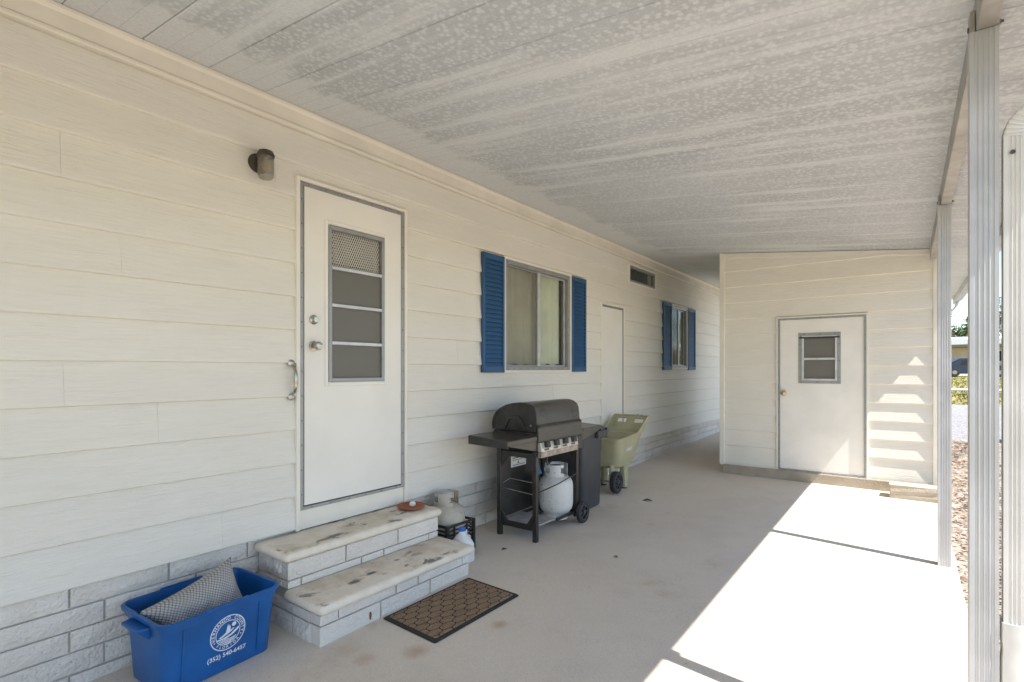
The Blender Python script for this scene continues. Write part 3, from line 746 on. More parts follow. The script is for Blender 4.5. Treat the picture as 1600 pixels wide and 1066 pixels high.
for x in frange(1.82, 2.57, 7):
    for z in (.25, 2.0495): mb.lathe([(.0045, -.0025), (.0045, 0)], (x, SY - .027, z), 8, 'y')
obj('frame_screws', mb, M['screw'], sd)
obj('window_frame', yring(MB(), WX0, WX1, WZ0, WZ1, .034, SY - .020, SY - .0), M['alu'], sd, bevel=.002)
obj('inner_frame', yring(MB(), WX0 + .0345, WX1 - .0345, WZ0 + .0345, WZ1 - .0345, .022, SY - .030, SY, ), M['alu_white'], sd, bevel=.002)
obj('window_rail', B(WX0 + .057, WX1 - .057, SY - .028, SY - .004, 1.560, 1.585), M['alu_white'], sd, bevel=.002)
obj('shadow_gap', B(WX0 + .010, WX1 - .010, SY - .034, SY - .021, 1.812, 1.828), M['gap'], sd)
for a, b in ((WZ0 + .057, 1.5595), (1.5855, WZ1 - .057)): obj('glass_pane', B(WX0 + .057, WX1 - .057, SY - .010, SY - .007, a, b), M['glass_dusty'], sd)
mb = MB()
for x in (2.03, 2.19, 2.34): mb.lathe([(.0055, -.0025), (.0055, 0)], (x, SY - .020, WZ1 - .017), 8, 'y').lathe([(.0055, -.0025), (.0055, 0)], (x - .03, SY - .020, WZ0 + .017), 8, 'y')
for z in (1.36, 1.55, 1.74): mb.lathe([(.0055, -.0025), (.0055, 0)], (WX0 + .017, SY - .020, z), 8, 'y').lathe([(.0055, -.0025), (.0055, 0)], (WX1 - .017, SY - .020, z), 8, 'y')
obj('window_screws', mb, M['screw'], sd)
mb = MB().lathe([(.032, -.012), (.031, -.018), (.013, -.022), (.012, -.045), (.022, -.050), (.0275, -.060), (.026, -.072), (.012, -.080)], (1.812, SY, 1.167), 20, 'y'); obj('door_knob', mb, M['brass'], sd, smooth=True)
# loose block by the shed door
rb2 = random.Random(3); mb = MB(); nx, nz_ = 12, 4; L = []
for jz in range(nz_ + 1):
    lp = []
    for p in rrect(.396, .20, .012, 0, 3.048, 6.79, n=2):
        j = 0 if jz in (0,) else 1
        lp.append((p[0] + rb2.uniform(-.004, .004) * j, p[1] + rb2.uniform(-.005, .005) * j, .1265 + .136 * jz / nz_))
    L.append(lp)
tag(obj('concrete_block', mb.loft(L), M['rough_block'], bevel=0), 'coarse sunlit concrete block lying on the slab beside the shed door', 'block')

# ------------------------------------------------------------------ entry steps
steps = thing('entry_steps', 'two painted block steps with stained cream treads below the entry door', 'steps', (.3, 2.13, gz(2.1)))
obj('core', MB().box(-.02, .290, 1.575, 2.685, 0, .394).box(.290, .588, 1.575, 2.685, 0, .188), M['mortar'], steps)
def nose(x0, x1, y0, y1, z0, z1):
    r = (z1 - z0) / 2; pr_ = [(x0, z0)] 
    for a in frange(-90, 90, 9): pr_.append((x1 - r + r * math.cos(R(a)), (z0 + z1) / 2 + r * math.sin(R(a)) ))
    pr_.append((x0, z1)); mb = MB()
    # rounded on front and both ends: loft of inset outlines
    L = []
    for a in frange(-90, 90, 9):
        i = r * (1 - math.cos(R(a))); z = (z0 + z1) / 2 + r * math.sin(R(a))
        rr = .02
        L.append([(x0, y0 + i, z), (x1 - i - rr, y0 + i, z), (x1 - i - rr * .3, y0 + i + rr * .3, z), (x1 - i, y0 + i + rr, z), (x1 - i, y1 - i - rr, z), (x1 - i - rr * .3, y1 - i - rr * .3, z), (x1 - i - rr, y1 - i, z), (x0, y1 - i, z)])
    return mb.loft(L)
obj('tread', nose(.004, .332, 1.528, 2.728, .398, .456), M['tread'], steps, smooth=True, angle=50)['label'] = 'upper tread with a terracotta saucer on it'
obj('tread', nose(.300, .640, 1.540, 2.735, .192, .250), M['tread'], steps, smooth=True, angle=50)['label'] = 'lower tread with dark footprint-like stains'
rs_ = random.Random(21)
def rough_block(x0, x1, y0, y1, z0, z1, face, smoothness=.002):
    """block whose visible face (front +x, left -y, right +y) is uneven"""
    mb = MB(); n, m = 8, 3; fr = []
    for j in range(m + 1):
        for i in range(n + 1):
            ed = i in (0, n) or j in (0, m); t = i / n; z = z0 + (z1 - z0) * j / m; o = 0 if ed else smoothness + rs_.uniform(-smoothness, smoothness)
            fr.append((x1 + o, y0 + (y1 - y0) * t, z) if face == 'front' else (x0 + (x1 - x0) * t, y0 - o, z) if face == 'left' else (x0 + (x1 - x0) * t, y1 + o, z))
    if face == 'front': bk = [(x0, y0, z0), (x0, y1, z0), (x0, y1, z1), (x0, y0, z1)]
    elif face == 'left': bk = [(x0, y1, z0), (x1, y1, z0), (x1, y1, z1), (x0, y1, z1)]
    else: bk = [(x0, y0, z0), (x1, y0, z0), (x1, y0, z1), (x0, y0, z1)]
    mb.v = fr + bk; n0 = len(fr); T = m * (n + 1)
    for j in range(m):
        for i in range(n): q = j * (n + 1) + i; mb.f.append((q, q + 1, q + n + 2, q + n + 1))
    mb.f += [tuple(range(n, -1, -1)) + (n0, n0 + 1), tuple(range(T, T + n + 1)) + (n0 + 2, n0 + 3), tuple(j * (n + 1) for j in range(m + 1)) + (n0 + 3, n0), tuple(j * (n + 1) + n for j in range(m, -1, -1)) + (n0 + 1, n0 + 2), (n0, n0 + 3, n0 + 2, n0 + 1)]
    return mb
G = .005
def course(x0, x1, z0, z1, cuts, sm):
    for a, b in zip(cuts, cuts[1:]):
        obj('block', rough_block(x0, x1 + rs_.uniform(-.002, .002), a + (G if a != cuts[0] else 0), b - (G if b != cuts[-1] else 0), z0, z1, 'front', sm), M['block'], steps)
course(.52, .602, .024, .128, [1.562, 1.951, 2.338, 2.700], .0025)
course(.52, .600, .137, .187, [1.562, 1.672, 2.064, 2.236, 2.636, 2.700], .0012)
course(.24, .304, .254, .292, [1.560, 1.638, 2.042, 2.216, 2.612, 2.702], .0012)
course(.24, .306, .301, .394, [1.560, 1.930, 2.333, 2.702], .0022)
for (xa, xb) in ((.0, .345), (.355, .519)):
    obj('block', rough_block(xa, xb, 1.558, 1.60, .022, .128, 'left', .006), M['block'], steps); obj('block', rough_block(xa, xb, 2.66, 2.702, .04, .128, 'right', .006), M['block'], steps)
for z0, z1, xb in ((.137, .187, .519), (.254, .292, .239)):
    obj('block', rough_block(0, xb, 1.558, 1.60, z0, z1, 'left', .002), M['block'], steps); obj('block', rough_block(0, xb, 2.66, 2.702, z0, z1, 'right', .002), M['block'], steps)
for xa, xb in ((.0, .150), (.158, .239)):
    obj('block', rough_block(xa, xb, 1.558, 1.60, .301, .394, 'left', .006), M['block'], steps); obj('block', rough_block(xa, xb, 2.66, 2.702, .301, .394, 'right', .006), M['block'], steps)
obj('rust_stain', MB().add([(.6055, 1.868, .058), (.6055, 1.880, .055), (.6055, 1.884, .085), (.6055, 1.878, .100), (.6055, 1.869, .098), (.6055, 1.866, .08)], [(0, 1, 2, 3, 4, 5)]), plain('rust', (.22, .10, .045), .9, var=.3, nscale=60), steps)

# ------------------------------------------------------------------ lamp beside the door
lamp = thing('wall_lamp', 'small bronze jar lamp with ribbed glass on the siding above the door', 'lamp', (.02, 1.545, 2.56))
mb = MB().lathe([(.058, .012), (.056, .026), (.040, .034), (.024, .038)], (0, 1.545, 2.632), 24, 'x'); obj('back_plate', mb, M['bronze'], lamp, smooth=True)
mb = MB().tube([(.03, 1.545, 2.655), (.06, 1.545, 2.672), (.095, 1.545, 2.676)], .017, 12); mb.lathe([(.046, 0), (.047, .012), (.043, .018), (.038, .030), (.024, .036)], (.100, 1.545, 2.652), 24)
obj('cap', mb, M['bronze'], lamp, smooth=True)
pr_ = [(.042, 0)]
for i in range(12): z = -.008 - i * .0082; pr_ += [(.0435, z), (.0405, z - .0041)]
pr_ += [(.042, -.108), (.034, -.122), (.020, -.128)]
obj('glass_jar', MB().lathe(pr_, (.100, 1.545, 2.652), 28), M['lamp_glass'], lamp, smooth=True)
obj('bulb', MB().lathe([(.010, 0), (.012, -.02), (.020, -.045), (.021, -.06), (.014, -.078), (.004, -.084)], (.100, 1.545, 2.650), 16), plain('unlit_bulb', (.65, .52, .32), .3), lamp, smooth=True)

# ------------------------------------------------------------------ door mat
matt = thing('door_mat', 'brown lattice-patterned door mat with black border below the steps', 'mat', (.85, 2.29, gz(2.29)), R(-2))
tilt = .0186
def matbox(w, l, z0, z1, bev):
    mb = MB(); mb.loft([[(x, y, z0 + tilt * y) for x, y, _ in rrect(w, l, .012, 0)], [(x * (1 - bev / w), y * (1 - bev / l), z1 + tilt * y) for x, y, _ in rrect(w, l, .012, 0)]]); return mb
obj('border', matbox(.435, .705, .002, .009, .012), M['black_rubber_mat'], matt, local=True)
obj('carpet', matbox(.385, .650, .0085, .0135, .006), M['mat'], matt, local=True)

# ------------------------------------------------------------------ gas grill
gy = gz(3.8)
grill = thing('gas_grill', 'black four-burner gas grill with side shelves against the siding', 'grill', (.43, 3.80, gy))
GX0, GX1, GY0, GY1 = .235, .635, 3.470, 4.150
for (x, y, zb) in ((GX0, GY0, gz(3.47)), (GX1 - .038, GY0, gz(3.47)), (GX0, GY1 - .038, gz(4.1) + .10), (GX1 - .038, GY1 - .038, gz(4.1) + .10)):
    obj('leg', B(x, x + .038, y, y + .038, zb, .790), M['black_paint'], grill, bevel=.003)
# left side frame with chamfered opening
def side_rail(y0, y1, zl, zh, up):
    z0, z1 = (zh - .045, zh) if up else (zl, zl + .045); xa, xb = GX0 + .039, GX1 - .039
    if up: out = [(xa, z1), (xa, z0 - .09), (xa + .062, z0), (xb - .062, z0), (xb, z0 - .09), (xb, z1)]
    else: out = [(xa, z0), (xb, z0), (xb, z1 + .085), (xb - .062, z1), (xa + .062, z1), (xa, z1 + .085)]
    return MB().prism(out, 'y', y0, y1)
for y0, y1, zl in ((GY0 + .008, GY0 + .030, .150), (GY1 - .030, GY1 - .008, .165)):
    for up in (True, False): obj('side_rail', side_rail(y0, y1, zl, .775, up), M['black_paint'], grill, bevel=.002)
obj('back_panel', B(GX0 + .014, GX0 + .020, GY0 + .039, GY1 - .039, .200, .745), M['black_paint'], grill)
obj('bottom_shelf', MB().box(GX0 + .02, GX1 - .02, GY0 + .031, GY0 + .330, .178, .190), M['shelf_grey'], grill, bevel=.003)
obj('bottom_rail', MB().box(GX1 - .03, GX1 - .008, GY0 + .331, GY1 - .039, .165, .187).box(GX0 + .008, GX0 + .03, GY0 + .331, GY1 - .039, .165, .187), M['black_paint'], grill)
obj('tank_rod', MB().tube([(GX0 + .05, GY0 + .02, .50), (GX0 + .05, GY0 + .12, .52), (GX1 - .03, GY0 + .14, .50), (GX1 - .02, GY0 + .14, .47), (GX1 - .02, GY0 + .14, .36)], .0035, 6).tube([(GX0 + .03, GY0 + .035, .455), (GX1 - .03, GY0 + .035, .435)], .0035, 6), M['steel'], grill)
obj('tank_strap', MB().tube([(GX1 - .012, GY0 + .038, .455), (GX1 + .012, GY0 + .30, .485), (GX1 - .005, GY1 - .03, .520)], .005, 6), M['bronze'], grill)
obj('warning_label', MB().box(GX0 + .0205, GX0 + .0225, 3.640, 3.86, .60, .70), M['white_plastic'], grill)
lab = MB().box(GX0 + .0226, GX0 + .0232, 3.66, 3.84, .672, .680).box(GX0 + .0226, GX0 + .0232, 3.66, 3.80, .655, .660).box(GX0 + .0226, GX0 + .0232, 3.66, 3.84, .612, .618)
lab.prism([(3.73, .626), (3.76, .626), (3.745, .648)], 'x', GX0 + .0226, GX0 + .0232); obj('label_print', lab, M['screw'], grill)
# firebox
fb = MB().loft([[(GX0 + .05, GY0 + .06, .745), (GX1 - .05, GY0 + .06, .745), (GX1 - .05, GY1 - .06, .745), (GX0 + .05, GY1 - .06, .745)],
                [(GX0 - .02, GY0 + .004, .83), (GX1 + .005, GY0 + .004, .83), (GX1 + .005, GY1 - .004, .83), (GX0 - .02, GY1 - .004, .83)],
                [(GX0 - .03, GY0 - .006, .945), (GX1 + .012, GY0 - .006, .945), (GX1 + .012, GY1 + .006, .945), (GX0 - .03, GY1 + .006, .945)]])
obj('firebox', fb, M['lid_end'], grill, bevel=.004)
fp = obj('front_panel', MB().prism([(GX1 + .013, .865), (GX1 + .030, .865), (GX1 + .026, .985), (GX1 + .013, .985)], 'y', GY0 - .006, GY1 + .006), M['grill_grey'], grill, bevel=.002)
cp = obj('control_panel', MB().prism([(GX1 + .010, .795), (GX1 + .050, .792), (GX1 + .036, .8645), (GX1 + .010, .8645)], 'y', GY0 + .006, GY1 - .095), M['panel_cream'], grill, bevel=.002)
obj('panel_end', B(GX1 + .006, GX1 + .040, GY1 - .094, GY1 + .002, .752, .864), M['black_paint'], grill, bevel=.002)
obj('lower_strip', MB().prism([(GX1 + .010, .745), (GX1 + .046, .745), (GX1 + .050, .7915), (GX1 + .010, .7915)], 'y', GY0 + .006, GY1 - .095), M['steel'], grill, bevel=.002)
for i in range(4):
    y = GY0 + .085 + i * .140
    kb = MB().prism([(GX1 + .0375, .822), (GX1 + .072, .826), (GX1 + .066, .872), (GX1 + .034, .868)], 'y', y - .027, y + .027)
    obj('burner_knob', kb, M['lid_end'], cp, bevel=.004)
    obj('knob_print', MB().prism([(GX1 + .0482, .802), (GX1 + .0490, .802), (GX1 + .0462, .816), (GX1 + .0454, .816)], 'y', y - .035, y + .03), M['screw'], cp)
# lid
LP = [(.196, .950), (.190, 1.010), (.200, 1.050), (.228, 1.092), (.275, 1.128), (.335, 1.156), (.400, 1.173), (.470, 1.181), (.535, 1.180), (.585, 1.168), (.618, 1.146), (.634, 1.112), (.640, 1.060), (.645, 1.010), (.668, .992), (.668, .988), (.640, .990)]
lid = obj('lid', MB().prism(LP, 'y', GY0 + .004, GY1 - .002), M['grill_grey'], grill, smooth=True, angle=30)
inner = [(.206, .958), (.202, 1.008), (.212, 1.044), (.238, 1.082), (.283, 1.116), (.340, 1.142), (.402, 1.158), (.470, 1.165), (.532, 1.164), (.576, 1.154), (.604, 1.136), (.618, 1.106), (.624, 1.058), (.626, .958)]
outer_end = [(p[0], p[1]) for p in LP[:13]] + [(.642, .950)]
mb = MB(); n = len(inner)
mb.v = [(x, GY0 - .010, z) for x, z in outer_end] + [(x, GY0 - .010, z) for x, z in inner] + [(x, GY0 - .001, z) for x, z in inner] + [(x, GY0 + .003, z) for x, z in outer_end]
for i in range(n):
    j = (i + 1) % n; mb.f += [(i, j, n + j, n + i), (n + i, n + j, 2 * n + j, 2 * n + i), (3 * n + i, 3 * n + j, j, i)]
mb.f.append(tuple(range(2 * n, 3 * n)))
obj('end_plate', mb, M['lid_end'], lid, smooth=True, angle=40)
mb = MB().prism([(.300, .960), (.330, .960), (.375, 1.040), (.455, 1.048), (.520, .965), (.550, .965), (.470, 1.075), (.365, 1.066)], 'y', GY0 - .016, GY0 - .0005); obj('end_bracket', mb, M['lid_end'], lid, bevel=.002)
obj('rivet', MB().lathe([(.009, -.016), (.009, -.002)], (.592, GY0, 1.0), 10, 'y'), M['steel'], lid)
# shelves
def shelf(y0, y1, s):
    e = y0 if s < 0 else y1
    mb = MB().hexa([(.270, y0, .915), (.655, y0, .880), (.655, y1, .880), (.270, y1, .915), (.270, y0, .940), (.655, y0, .918), (.655, y1, .918), (.270, y1, .940)])
    ye, yi = (y0, y1) if s < 0 else (y1, y0)
    sh = obj('side_shelf', mb, M['grill_grey'], grill, bevel=.004)
    obj('end_flange', MB().hexa([(.272, ye - .006, .872), (.653, ye - .006, .862), (.653, ye + .006, .862), (.272, ye + .006, .872), (.272, ye - .006, .936), (.653, ye - .006, .914), (.653, ye + .006, .914), (.272, ye + .006, .936)]), M['black_paint'], sh)
    # sloping front apron that deepens toward the firebox, and the back one
    for xa in (.648, .275):
        mb = MB().add([(xa, ye, .885), (xa, yi, .885), (xa, yi, .800), (xa, ye + (.13 if s < 0 else -.13) * (1 if xa < .5 else .35), .845 if xa < .5 else .872)] + [(xa - .012, ye, .885), (xa - .012, yi, .885), (xa - .012, yi, .800), (xa - .012, ye + (.13 if s < 0 else -.13) * (1 if xa < .5 else .35), .845 if xa < .5 else .872)],
                      [(0, 1, 2, 3), (7, 6, 5, 4), (0, 4, 5, 1), (1, 5, 6, 2), (2, 6, 7, 3), (3, 7, 4, 0)])
        obj('apron', mb, M['grill_grey'] if xa > .5 else M['black_paint'], sh)
shelf(3.075, GY0 - .012, -1); shelf(GY1 + .012, 4.55, 1)
# wheels
for x in (GX1 + .035, GX0 - .035):
    c = (x, GY1 + .010, gz(4.14) + .094)
    w = obj('wheel', MB().lathe([(.068, -.020), (.088, -.020), (.094, -.014), (.094, .014), (.088, .020), (.068, .020)], c, 28, 'x', False, False), M['rubber'], grill, smooth=True)
    hubm = MB().lathe([(.012, -.026), (.022, -.022), (.022, .022), (.012, .028)], c, 16, 'x').lathe([(.058, -.017), (.069, -.019), (.069, .019), (.058, .017)], c, 28, 'x', False, False)
    for k in range(6):
        a = k * math.pi / 3; d = Vector((0, math.cos(a), math.sin(a))); q = Vector((0, -math.sin(a), math.cos(a))); C0 = Vector(c)
        p0, p1 = C0 + d * .018, C0 + d * .062
        hubm.hexa([p0 - q * .006 + Vector((-.014, 0, 0)), p0 - q * .006 + Vector((.014, 0, 0)), p0 + q * .006 + Vector((.014, 0, 0)), p0 + q * .006 + Vector((-.014, 0, 0)),
                   p1 - q * .006 + Vector((-.014, 0, 0)), p1 - q * .006 + Vector((.014, 0, 0)), p1 + q * .006 + Vector((.014, 0, 0)), p1 + q * .006 + Vector((-.014, 0, 0))])
    obj('rim', hubm, M['can'], w, smooth=True, angle=30)
obj('axle', MB().tube([(GX0 - .05, GY1 + .010, gz(4.14) + .094), (GX1 + .05, GY1 + .010, gz(4.14) + .094)], .008, 8), M['steel'], grill)
obj('axle_bracket', MB().box(GX0 + .004, GX0 + .030, GY1 - .037, GY1 + .03, .13, .20).box(GX1 - .034, GX1 - .008, GY1 - .037, GY1 + .03, .13, .20), M['black_paint'], grill)
obj('gas_hose', MB().tube([(GX1 - .06, 3.72, .76), (GX1 - .05, 3.70, .68), (.53, 3.80, .635), (.50, 3.90, .645)], .009, 8), M['black_paint'], grill, smooth=True)

def tank(name, lab, c, mat, s=1.0, parent=None):
    t = thing(name, lab, 'gas tank', c)
    pr_ = [(.02, .035), (.075, .038), (.115, .055), (.140, .085), (.1505, .120), (.152, .150), (.152, .215), (.1530, .216), (.1530, .222), (.152, .223), (.152, .290), (.148, .320), (.132, .352), (.100, .376), (.050, .390), (.022, .392)]
    obj('body', MB().lathe([(r * s, z * s) for r, z in pr_], c, 40), mat, t, smooth=True)
    obj('foot_ring', MB().lathe([(.105 * s, 0), (.107 * s, .0), (.104 * s, .055 * s), (.100 * s, .055 * s), (.102 * s, 0)], c, 32, cap0=False, cap1=False), mat, t, smooth=True)
    # collar: three-quarter band with hand holes
    mb = MB(); n = 44; H0, H1 = .372 * s, .478 * s; a0 = R(40)
    for i in range(n):
        if i > n * .84: continue
        u0, u1 = a0 + 2 * math.pi * i / n, a0 + 2 * math.pi * (i + 1) / n
        rows = [(H0, H1)] if (i % 14) < 7 else [(H0, H0 + .034 * s), (H1 - .024 * s, H1)]
        for h0, h1 in rows:
            P = []
            for h in (h0, h1):
                for r in (.098 * s, .103 * s):
                    for a in (u0, u1): P.append((c[0] + r * math.cos(a), c[1] + r * math.sin(a), c[2] + h))
            mb.hexa([P[0], P[1], P[3], P[2], P[4], P[5], P[7], P[6]])
    obj('collar', mb, mat, t)
    obj('valve', MB().lathe([(.020 * s, .388 * s), (.020 * s, .405 * s), (.014 * s, .408 * s), (.014 * s, .430 * s), (.024 * s, .432 * s), (.024 * s, .444 * s)], c, 14).tube([(c[0], c[1], c[2] + .415 * s), (c[0] + .05 * s, c[1] - .02 * s, c[2] + .415 * s)], .015 * s, 10), M['steel'], t, smooth=True)
    return t
tank('propane_tank', 'white propane tank hanging inside the gas grill cart', (.485, 4.005, .130), M['tank'])
rag = MB(); n = 10; L = []
for j in range(8):
    z = .70 - j * .016; L.append([(.560 + .008 * math.sin(i * 1.3 + j * .3) + .002 * j, 3.575 + .008 * i * (.5 + .05 * j) / 1.0, z) for i in range(n)])
L2 = [[(p[0] - .004, p[1], p[2]) for p in r] for r in L]
rag.loft(L, False, False, False).loft(L2[::-1], False, False, False)
tag(obj('rag', rag, plain('blue_cloth', (.03, .15, .30), .9, var=.1), smooth=True), 'small blue cloth hanging under the grill beside the hose', 'cloth')

# ------------------------------------------------------------------ wheeled trash can
tc = (.325, 4.60, gz(4.6)); can = thing('trash_can', 'tall dark grey plastic trash can between the grill and garden cart', 'trash can', tc)
L = [rrect(.40, .37, .05, .012), rrect(.41, .38, .05, .03), rrect(.432, .405, .055, .55), rrect(.440, .415, .055, .551), rrect(.445, .425, .06, .735), rrect(.470, .450, .06, .738), rrect(.470, .450, .06, .765)]
obj('body', MB().loft(L), M['can'], can, local=True, smooth=True, angle=40)
L = [rrect(.488, .468, .06, .756), rrect(.488, .468, .06, .780), rrect(.42, .40, .06, .806), rrect(.30, .28, .06, .812)]
lidc = obj('lid', MB().loft(L), M['can'], can, local=True, smooth=True, angle=40)
obj('handle', MB().box(.10, .22, .235, .30, .745, .775).box(.10, .125, .20, .30, .70, .776).box(.195, .22, .20, .30, .70, .776), M['can'], can, local=True, bevel=.006)
obj('handle', MB().box(.222, .262, .02, .15, .690, .760), M['can'], can, local=True, bevel=.008)
for y in (-.12, .12):
    obj('wheel', MB().lathe([(.03, -.024), (.062, -.024), (.068, -.016), (.068, .016), (.062, .024), (.03, .024)], (-.232, y, .072), 20, 'y'), M['rubber'], can, local=True, smooth=True)

# ------------------------------------------------------------------ olive garden cart
cart = thing('garden_cart', 'olive green plastic garden cart with two wheels beyond the trash can', 'cart', (.30, 5.60, gz(5.5)))
def cart_loop(w, y0, y1, r, zf, zb, yk=.12):
    """outline in plan; height zf in front, rising to zb behind yk"""
    out = []
    for x, y, _ in rrect(w, y1 - y0, r, 0, 0, (y0 + y1) / 2, n=5):
        t = max(0.0, min(1.0, (y - yk) / max(.001, y1 - yk))); out.append((x, y, zf + (zb - zf) * t))
    return out
outer = [cart_loop(.27, -.25, .07, .06, .245, .245), cart_loop(.33, -.31, .13, .08, .270, .270, .0), cart_loop(.375, -.345, .215, .08, .40, .43, .05), cart_loop(.41, -.360, .275, .065, .535, .575, .08), cart_loop(.42, -.365, .30, .05, .572, .628, .10)]
rim = [cart_loop(.45, -.380, .318, .055, .572, .630, .10), cart_loop(.45, -.380, .318, .055, .590, .648, .10), cart_loop(.405, -.356, .296, .05, .590, .648, .10)]
innr = [cart_loop(.385, -.345, .235, .05, .53, .575, .08), cart_loop(.35, -.33, .19, .06, .40, .43, .05), cart_loop(.31, -.295, .11, .06, .285, .285, .0)]
obj('tub', MB().loft(outer + rim + innr), M['cart'], cart, local=True, smooth=True, angle=35)
# handle board rising from the back rim, with two open hand slots
def hp(t, x): return (x, .300 + .135 * t, .640 + .140 * t)
mb = MB(); xs_ = [-.212, -.165, -.050, .050, .165, .212]; ts = [0, .48, .84, 1.0]
for i in range(5):
    for j in range(3):
        if j == 1 and i in (1, 3): continue
        P = [hp(ts[j], xs_[i]), hp(ts[j], xs_[i + 1]), hp(ts[j + 1], xs_[i + 1]), hp(ts[j + 1], xs_[i])]; o_ = Vector((0, .013, -.013))
        mb.hexa([Vector(p) + o_ for p in P] + [Vector(p) for p in P])
obj('handle_board', mb, M['cart'], cart, local=True)
obj('handle_lip', MB().tube([hp(1.02, -.222), hp(1.04, 0), hp(1.02, .222)], .011, 8), M['cart'], cart, local=True, smooth=True)
for sx in (-1, 1):
    xa = sx * .213; pl = [(.06, .592), (.300, .640), (.445, .785), (.40, .79), (.24, .70)]
    obj('cheek', MB().prism(pl, 'x', min(xa, xa + sx * .011), max(xa, xa + sx * .011)), M['cart'], cart, local=True, bevel=.003)
obj('divider', MB().hexa([(-.18, .08, .50), (.18, .08, .50), (.18, .10, .50), (-.18, .10, .50), (-.185, .16, .61), (.185, .16, .61), (.185, .18, .61), (-.185, .18, .61)]), M['cart'], cart, local=True, bevel=.004)
for x in (-.13, .13):
    obj('leg', MB().loft([rrect(.055, .075, .012, .018, x, -.05), rrect(.060, .10, .012, .16, x, -.06), rrect(.065, .14, .012, .36, x, -.08)]), M['cart'], cart, local=True, smooth=True, angle=40)
    obj('foot', B(x - .022, x + .022, -.08, -.018, .0, .0178), M['rubber'], cart, local=True, bevel=.004)
for x in (-.165, .165):
    c = (x, -.335, .118)
    w = obj('wheel', MB().lathe([(.080, -.030), (.110, -.030), (.118, -.020), (.118, .020), (.110, .030), (.080, .030)], c, 28, 'x', False, False), M['rubber'], cart, local=True, smooth=True)
    hm = MB().lathe([(.015, -.036), (.030, -.030), (.030, .030), (.015, .038)], c, 16, 'x').lathe([(.072, -.022), (.081, -.028), (.081, .028), (.072, .022)], c, 28, 'x', False, False)
    for k in range(7):
        a = k * math.pi * 2 / 7; d = Vector((0, math.cos(a), math.sin(a))); q = Vector((0, -math.sin(a), math.cos(a))); C0 = Vector(c); p0, p1 = C0 + d * .025, C0 + d * .076; e_ = Vector((.018, 0, 0))
        hm.hexa([p0 - q * .012 - e_, p0 - q * .012 + e_, p0 + q * .012 + e_, p0 + q * .012 - e_, p1 - q * .012 - e_, p1 - q * .012 + e_, p1 + q * .012 + e_, p1 + q * .012 - e_])
    obj('rim', hm, M['can'], w, local=True, smooth=True, angle=30)
obj('axle', MB().tube([(-.20, -.335, .118), (.20, -.335, .118)], .008, 8), M['steel'], cart, local=True)
for x in (-.12, .09): obj('axle_support', B(x, x + .03, -.36, -.20, .10, .30), M['cart'], cart, local=True, bevel=.004)
# lettering on the tub side
tx = text_mb('AMES', .062, shear=.25)
side = Matrix(((0, 0, 1, .0), (1, 0, 0, 0), (0, 1, 0, 0), (0, 0, 0, 1)))
lt = MB()
for (x, y, z) in tx.v:
    yy = -.09 + x; zz = .455 + y; lt.v.append((.2005 + .13 * (zz - .455) + .0045, yy, zz))
lt.f = tx.f; obj('lettering', lt, M['print_white'], cart, local=True)

# ------------------------------------------------------------------ blue recycling bin with its sack
bn = thing('recycling_bin', 'blue recycling bin with white county seal left of the steps', 'bin', (.243, 1.157, gz(1.157)), R(3.5))
BW, BL, BH = .425, .548, .335
def bloop(k, z, r=.05): return rrect(BW * k, BL * (k if k > .95 else 1 - (1 - k) * .45), r, z, n=6)
L = [bloop(.80, .004, .05), bloop(.815, .015, .055), bloop(.955, BH - .05, .055), bloop(.985, BH - .048, .055), bloop(.99, BH - .022, .055), bloop(1.035, BH - .020, .06), bloop(1.045, BH - .004, .06), bloop(1.02, BH, .058), bloop(.985, BH - .002, .052), bloop(.955, BH - .03, .05), bloop(.80, .022, .045)]
bb = obj('body', MB().loft(L), M['bin'], bn, local=True, smooth=True, angle=38)
for s in (-1, 1):                          # carrying handles with braces at both ends
    yb = s * (BL / 2); mb = MB()
    mb.hexa([(-.085, yb * .99, BH - .050), (.085, yb * .99, BH - .050), (.075, yb * .99 + s * .048, BH - .050), (-.075, yb * .99 + s * .048, BH - .050), (-.085, yb * .99, BH - .036), (.085, yb * .99, BH - .036), (.075, yb * .99 + s * .048, BH - .036), (-.075, yb * .99 + s * .048, BH - .036)])
    for x in (-.075, -.005, .065): mb.hexa([(x, yb * .96, BH - .092), (x + .010, yb * .96, BH - .092), (x + .010, yb * .99, BH - .092), (x, yb * .99, BH - .092), (x, yb * .96, BH - .049), (x + .010, yb * .96, BH - .049), (x + .010, yb * .99 + s * .045, BH - .049), (x, yb * .99 + s * .045, BH - .049)])
    obj('handle', mb, M['bin'], bn, local=True, bevel=.002)
for y in (-.185, .165):                    # shallow side ribs
    obj('rib', MB().hexa([(BW / 2 * .83 - .004, y - .003, .03), (BW / 2 * .835 + .004, y - .003, .03), (BW / 2 * .835 + .004, y + .003, .03), (BW / 2 * .83 - .004, y + .003, .03), (BW / 2 * .95 - .004, y - .003, BH - .052), (BW / 2 * .955 + .004, y - .003, BH - .052), (BW / 2 * .955 + .004, y + .003, BH - .052), (BW / 2 * .95 - .004, y + .003, BH - .052)]), M['bin'], bn, local=True, bevel=.001)
for x0, x1 in ((BW / 2 * 1.0, BW / 2 * 1.055), (-BW / 2 * 1.055, -BW / 2 * 1.0)):
    obj('rim_step', B(x0, x1, -.10, .10, BH - .012, BH + .006), M['bin'], bn, local=True, bevel=.003)
